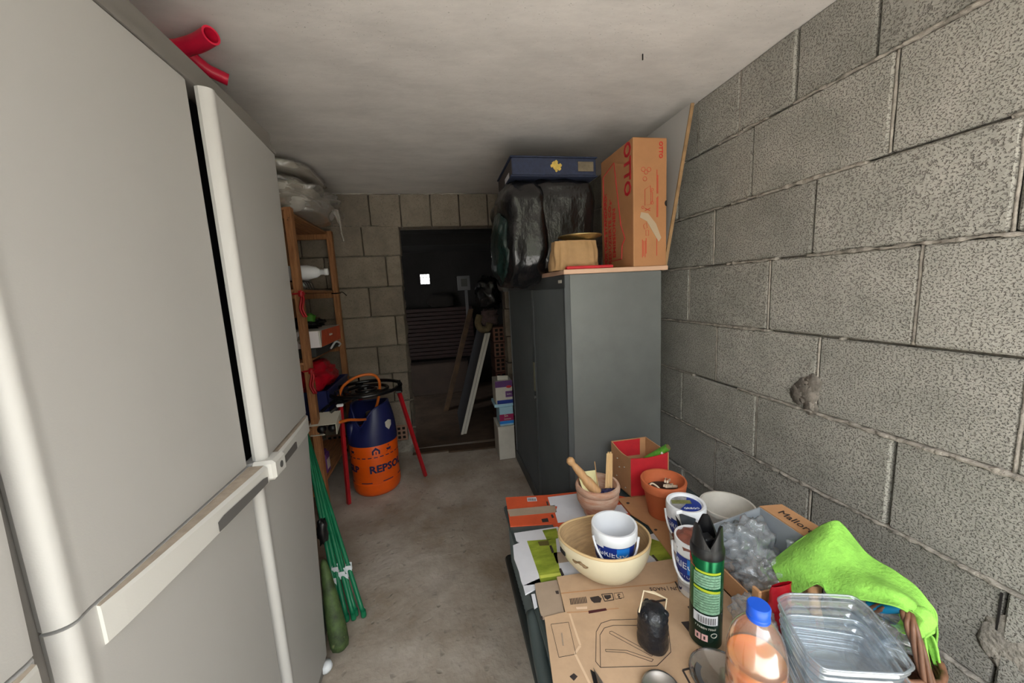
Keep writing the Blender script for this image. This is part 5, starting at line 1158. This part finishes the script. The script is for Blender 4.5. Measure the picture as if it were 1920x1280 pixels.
# clear lid dish, small white cap, tin lid, scissors tip
t = thing('clear_dish', 'round smoky clear plastic dish lying flat left of the orange bottle', 'dish', (.475, .545, ZN))
dc = atZ(1350, 1268, ZN+.01)
MB().lathe([(0, .001), (.034, .001), (.038, .004), (.050, .007), (.054, .012), (.056, .013), (.056, .015), (.052, .014)], (dc.x, dc.y, ZN), 44).build('dish_body', F_dish, t, smooth=True)
b = MB(); 
for r_ in (.034,): b.lathe([(r_, .0045), (r_+.010, .0075)], (dc.x, dc.y, ZN), 44, dr(120), dr(260))
b.build('grey_ring', mat('dark_grey_ring', (84, 84, 86), .4), t, smooth=True)
o = thing('white_jar_lid', 'small translucent white lid behind the orange bottle and the clear dish', 'lid', (.55, .565, ZN)); c = atZ(1378, 1222, ZN+.02)
MB().lathe([(0, 0), (.018, 0), (.021, .004), (.021, .026), (.018, .03), (0, .031)], (c.x+.008, c.y-.006, ZN), 28).build('lid_body', M_wplas, o, smooth=True)
c = atZ(1240, 1300, ZN); t = thing('tin_lid', 'silvery tin lid just entering the bottom edge near the black lantern', 'lid', (c.x, c.y, ZN))
MB().lathe([(0, .008), (.030, .008), (.032, .012), (.036, .012), (.037, .009), (.036, 0)], (c.x, c.y, ZN), 40).build('lid_body', M_steel, t, smooth=True)
c = atZ(1112, 1252, ZN+.004); c2 = atZ(1132, 1292, ZN+.004)
o = MB().prism([c, c2+Vector((-.004, 0, 0)), c2+Vector((.006, 0, 0))], (0, 0, .002)).build('scissor_tip', M_steel); tag(o, 'pointed steel scissor tip lying on the carton at the bottom edge', 'blade')
o = MB().prism([atZ(1107, 1256, ZN), atZ(1116, 1262, ZN), atZ(1124, 1292, ZN), atZ(1116, 1292, ZN)], (0, 0, .002)).build('dark_scissor_arm', M_black); tag(o, 'dark tapering blade arm lying left of the steel scissor tip', 'blade')

# clear fruit trays
def tray(c0, ux, uy, lx, ly, hgt, lab, seed):
    """open ribbed clear tray; ux along its length, uy its depth direction"""
    t = thing('clear_tray', lab, 'tray', c0); ux = Vector(ux).normalized(); uy = Vector(uy).normalized(); uz = ux.cross(uy).normalized()
    def fn(u, v):
        a = 2*PI*u; e = .35
        X = math.copysign(abs(math.cos(a))**e, math.cos(a))*lx/2; Y = math.copysign(abs(math.sin(a))**e, math.sin(a))*ly/2
        k = 1-.20*(1-v) + .036*math.sin(v*PI*8) + .010*math.sin(8*a)
        return Vector(c0)+ux*X*k+uy*Y*k+uz*hgt*v
    b = MB().grid(fn, 96, 34); b.build('ribbed_wall', F_clear, t, smooth=True)
    b = MB(); b.poly([fn(k/64, 0) for k in range(64)]); b.build('tray_base', F_clear, t)
    rim = [fn(k/80, 1) for k in range(80)]; MB().tube(rim, .0022, 6, closed=True).build('rolled_rim', F_clear, t, smooth=True)
    return t
tray((.645, .446, ZN+.006), (.85, -.36, .0), (.36, .85, .10), .150, .130, .100, 'ribbed clear plastic tray at the front, lower of the two by the basket', 1)
tray((.652, .464, ZN+.085), (.88, -.28, .03), (.30, .88, .16), .152, .130, .080, 'ribbed clear plastic tray nested on top of the lower one by the basket', 2)
tray((.650, .455, ZN+.045), (.87, -.32, .02), (.33, .87, .13), .151, .128, .080, 'ribbed clear plastic tray in the middle of the stack by the basket', 3)
# striped bottle / bag of red-white
t = thing('striped_bag', 'clear bag with red and white stripes standing between red pouch and trays', 'bag', (.66, .50, ZN))
b = MB().lathe([(0, 0), (.026, .0), (.030, .02), (.027, .03), (.031, .045), (.027, .055), (.030, .07), (.026, .082), (.024, .10), (.012, .115), (0, .118)], (.672, .545, ZN), 28, rf=lambda a: 1+.05*math.sin(5*a)); b.build('film', F_bag, t, smooth=True)
for k in range(4): MB().lathe([(.0285, .016+.024*k), (.0300, .022+.024*k)], (.672, .545, ZN), 24, dr(150), dr(330)).build('red_stripe', M_redp, t, smooth=True)
# wicker basket with handle
kc = Vector((.795, .470, ZN)); t = thing('wicker_basket', 'brown wicker basket with an arched handle beneath the lime felt cloth', 'basket', kc)
for k in range(7):
    r_ = .050+.008*math.sin(k/9*PI/2)*1.5; b = MB(); P = [kc+Vector((r_*1.05*math.cos(2*PI*i/60), r_*1.15*math.sin(2*PI*i/60), .008+.0105*k+.0025*math.sin(15*2*PI*i/60+(k % 2)*PI))) for i in range(60)]
    b.tube(P, .0052, 6, closed=True).build('weave_band', M_wick, t, smooth=True)
MB().lathe([(0, .002), (.052, .002), (.052, .008), (0, .008)], kc, 30).build('basket_base', M_wick, t)
hp = [Vector((.815, .405, ZN+.05)), atX(1745, 1288, .785), atX(1722, 1215, .785), atX(1706, 1168, .787), atX(1694, 1140, .805), Vector((.80, .49, ZN+.135)), Vector((.80, .515, ZN+.10)), Vector((.80, .52, ZN+.05))]
HP = bez(hp, 8)
for k in range(5):
    a = 2*PI*k/5; P = [p+Vector((.0065*math.cos(a+i*.18), .0065*math.sin(a+i*.18), 0)) for i, p in enumerate(HP)]; MB().tube(P, .0042, 6).build('handle_strand', M_wick, t, smooth=True)
# contents of the basket seen under the cloth
bag('plastic_bag', (.79, .50, ZN+.095), (.055, .055, .035), 'clear crumpled plastic bag lying in the wicker basket under the felt', 21, amp=.5)
t = thing('blue_package', 'glossy bright blue pack edge showing below the lime felt', 'pack', (.82, .47, ZN+.12))
pA = atX(1625, 1132, .80); pB = atX(1697, 1138, .80)
MB().tube(bez([pA, pA.lerp(pB, .35)+Vector((0, 0, -.007)), pA.lerp(pB, .7)+Vector((0, 0, -.004)), pB], 5), [.004]+[.009]*14+[.004], 10).build('pack_edge', mat('glossy_blue', (24, 130, 176), .2), t, smooth=True)
o = MB().box((.755, .46, ZN+.07), (.80, .53, ZN+.098), .005).build('teal_pack', mat('teal_print', (42, 88, 116), .4)); tag(o, 'dark teal package inside the basket behind the clear trays', 'pack')
t = thing('paper_cone', 'twisted brown paper end sticking up beside the felt opening', 'paper', (.73, .52, ZN+.1))
pA = atX(1530, 1150, .73); pB = atX(1522, 1098, .745); MB().tube([pA+Vector((.005, 0, -.03)), pA, pA.lerp(pB, .6), pB], [.012, .011, .009, .012], 10).build('paper_twist', M_card, t, smooth=True)
# lime felt cloth: draped over the handle, built from a lattice of control points
rowsC = [  # (px, py, X) along the ridge (far), middle and front hem
 [(1448, 1052, .745), (1505, 1008, .80), (1558, 978, .84), (1582, 985, .86), (1625, 1038, .865), (1680, 1072, .87), (1722, 1105, .87), (1748, 1140, .87), (1756, 1168, .865)],
 [(1446, 1060, .735), (1500, 1030, .77), (1548, 1012, .80), (1585, 1030, .82), (1625, 1068, .83), (1672, 1092, .84), (1712, 1120, .845), (1740, 1152, .85), (1752, 1180, .85)],
 [(1450, 1068, .725), (1492, 1058, .745), (1530, 1052, .765), (1562, 1070, .775), (1610, 1088, .785), (1660, 1100, .80), (1700, 1118, .815), (1732, 1150, .83), (1750, 1186, .84)],
 [(1458, 1085, .720), (1490, 1088, .730), (1528, 1090, .742), (1556, 1098, .752), (1600, 1108, .765), (1650, 1118, .785), (1692, 1132, .80), (1722, 1156, .82), (1742, 1190, .83)],
 [(1466, 1096, .716), (1498, 1112, .722), (1540, 1092, .742), (1556, 1118, .745), (1604, 1122, .757), (1648, 1128, .775), (1690, 1140, .79), (1716, 1168, .81), (1730, 1196, .82)]]
G = [[atX(*q) for q in row] for row in rowsC]
def cr1(a, b, c, d, t): return .5*((2*b)+(c-a)*t+(2*a-5*b+4*c-d)*t*t+(3*b-a-3*c+d)*t**3)
def crl(P, s_):
    n = len(P)-1; x = min(max(s_*n, 0), n-1e-6); i = int(x); g = lambda k: P[min(max(k, 0), n)]
    return cr1(g(i-1), g(i), g(i+1), g(i+2), x-i)
def felt(u, v):
    p = crl([crl(r, u) for r in G], v); return p+Vector((.003*noise.noise(p*18), .003*noise.noise(p*18+Vector((4, 0, 0))), .004*noise.noise(p*14)))
t = thing('felt_cloth', 'bright lime green felt cloth draped over the basket handle at the lower right', 'cloth', (.81, .55, ZN+.05))
MB().grid(felt, 72, 40).build('cloth_main', M_felt, t, smooth=True, solid=.003)
def felt_back(u, v):      # the side falling towards the wall
    a = crl(G[0], u); return a+Vector((.030*math.sin(v*1.5), .012*v, -.11*v*(.6+.5*u)))+Vector((.006*noise.noise(Vector((u*6, v*3, 1))), 0, 0))
MB().grid(felt_back, 50, 14).build('cloth_back', M_felt, t, smooth=True, solid=.003)
# right-hand fold with its curled edge and the tails
def fold(u, v):
    A_ = [atX(1690, 1140, .80), atX(1712, 1150, .815), atX(1742, 1155, .83), atX(1756, 1172, .84)][min(3, int(u*3.999))]
    top = crl([atX(1680, 1138, .80), atX(1705, 1135, .815), atX(1738, 1140, .83), atX(1757, 1168, .84)], u); bot = crl([atX(1700, 1180, .795), atX(1722, 1196, .80), atX(1744, 1186, .825), atX(1752, 1176, .84)], u)
    p = top.lerp(bot, v); p.x -= .012*math.sin(PI*v)*math.sin(PI*u); return p
MB().grid(fold, 20, 10).build('cloth_fold', M_felt, t, smooth=True, solid=.003)
def tail(P, wd, nm='cloth_tail'):
    P = bez(P, 6); b = MB(); N = len(P)-1
    def fn(u, v): i = min(int(v*N), N); p = P[i]; return p+Vector((.004*math.sin(u*3), (u-.5)*wd*(1-.55*v), .0))
    b.grid(fn, 4, N).build(nm, M_felt, t, smooth=True, solid=.003)
tail([atX(1722, 1188, .82), atX(1728, 1215, .822), atX(1736, 1245, .824), atX(1745, 1270, .826)], .020)
tail([atX(1735, 1185, .835), atX(1744, 1205, .838), atX(1750, 1225, .838), atX(1757, 1250, .838)], .024)
tail([atX(1712, 1150, .80), atX(1705, 1168, .80), atX(1690, 1180, .795), atX(1676, 1176, .79)], .03, 'cloth_corner')
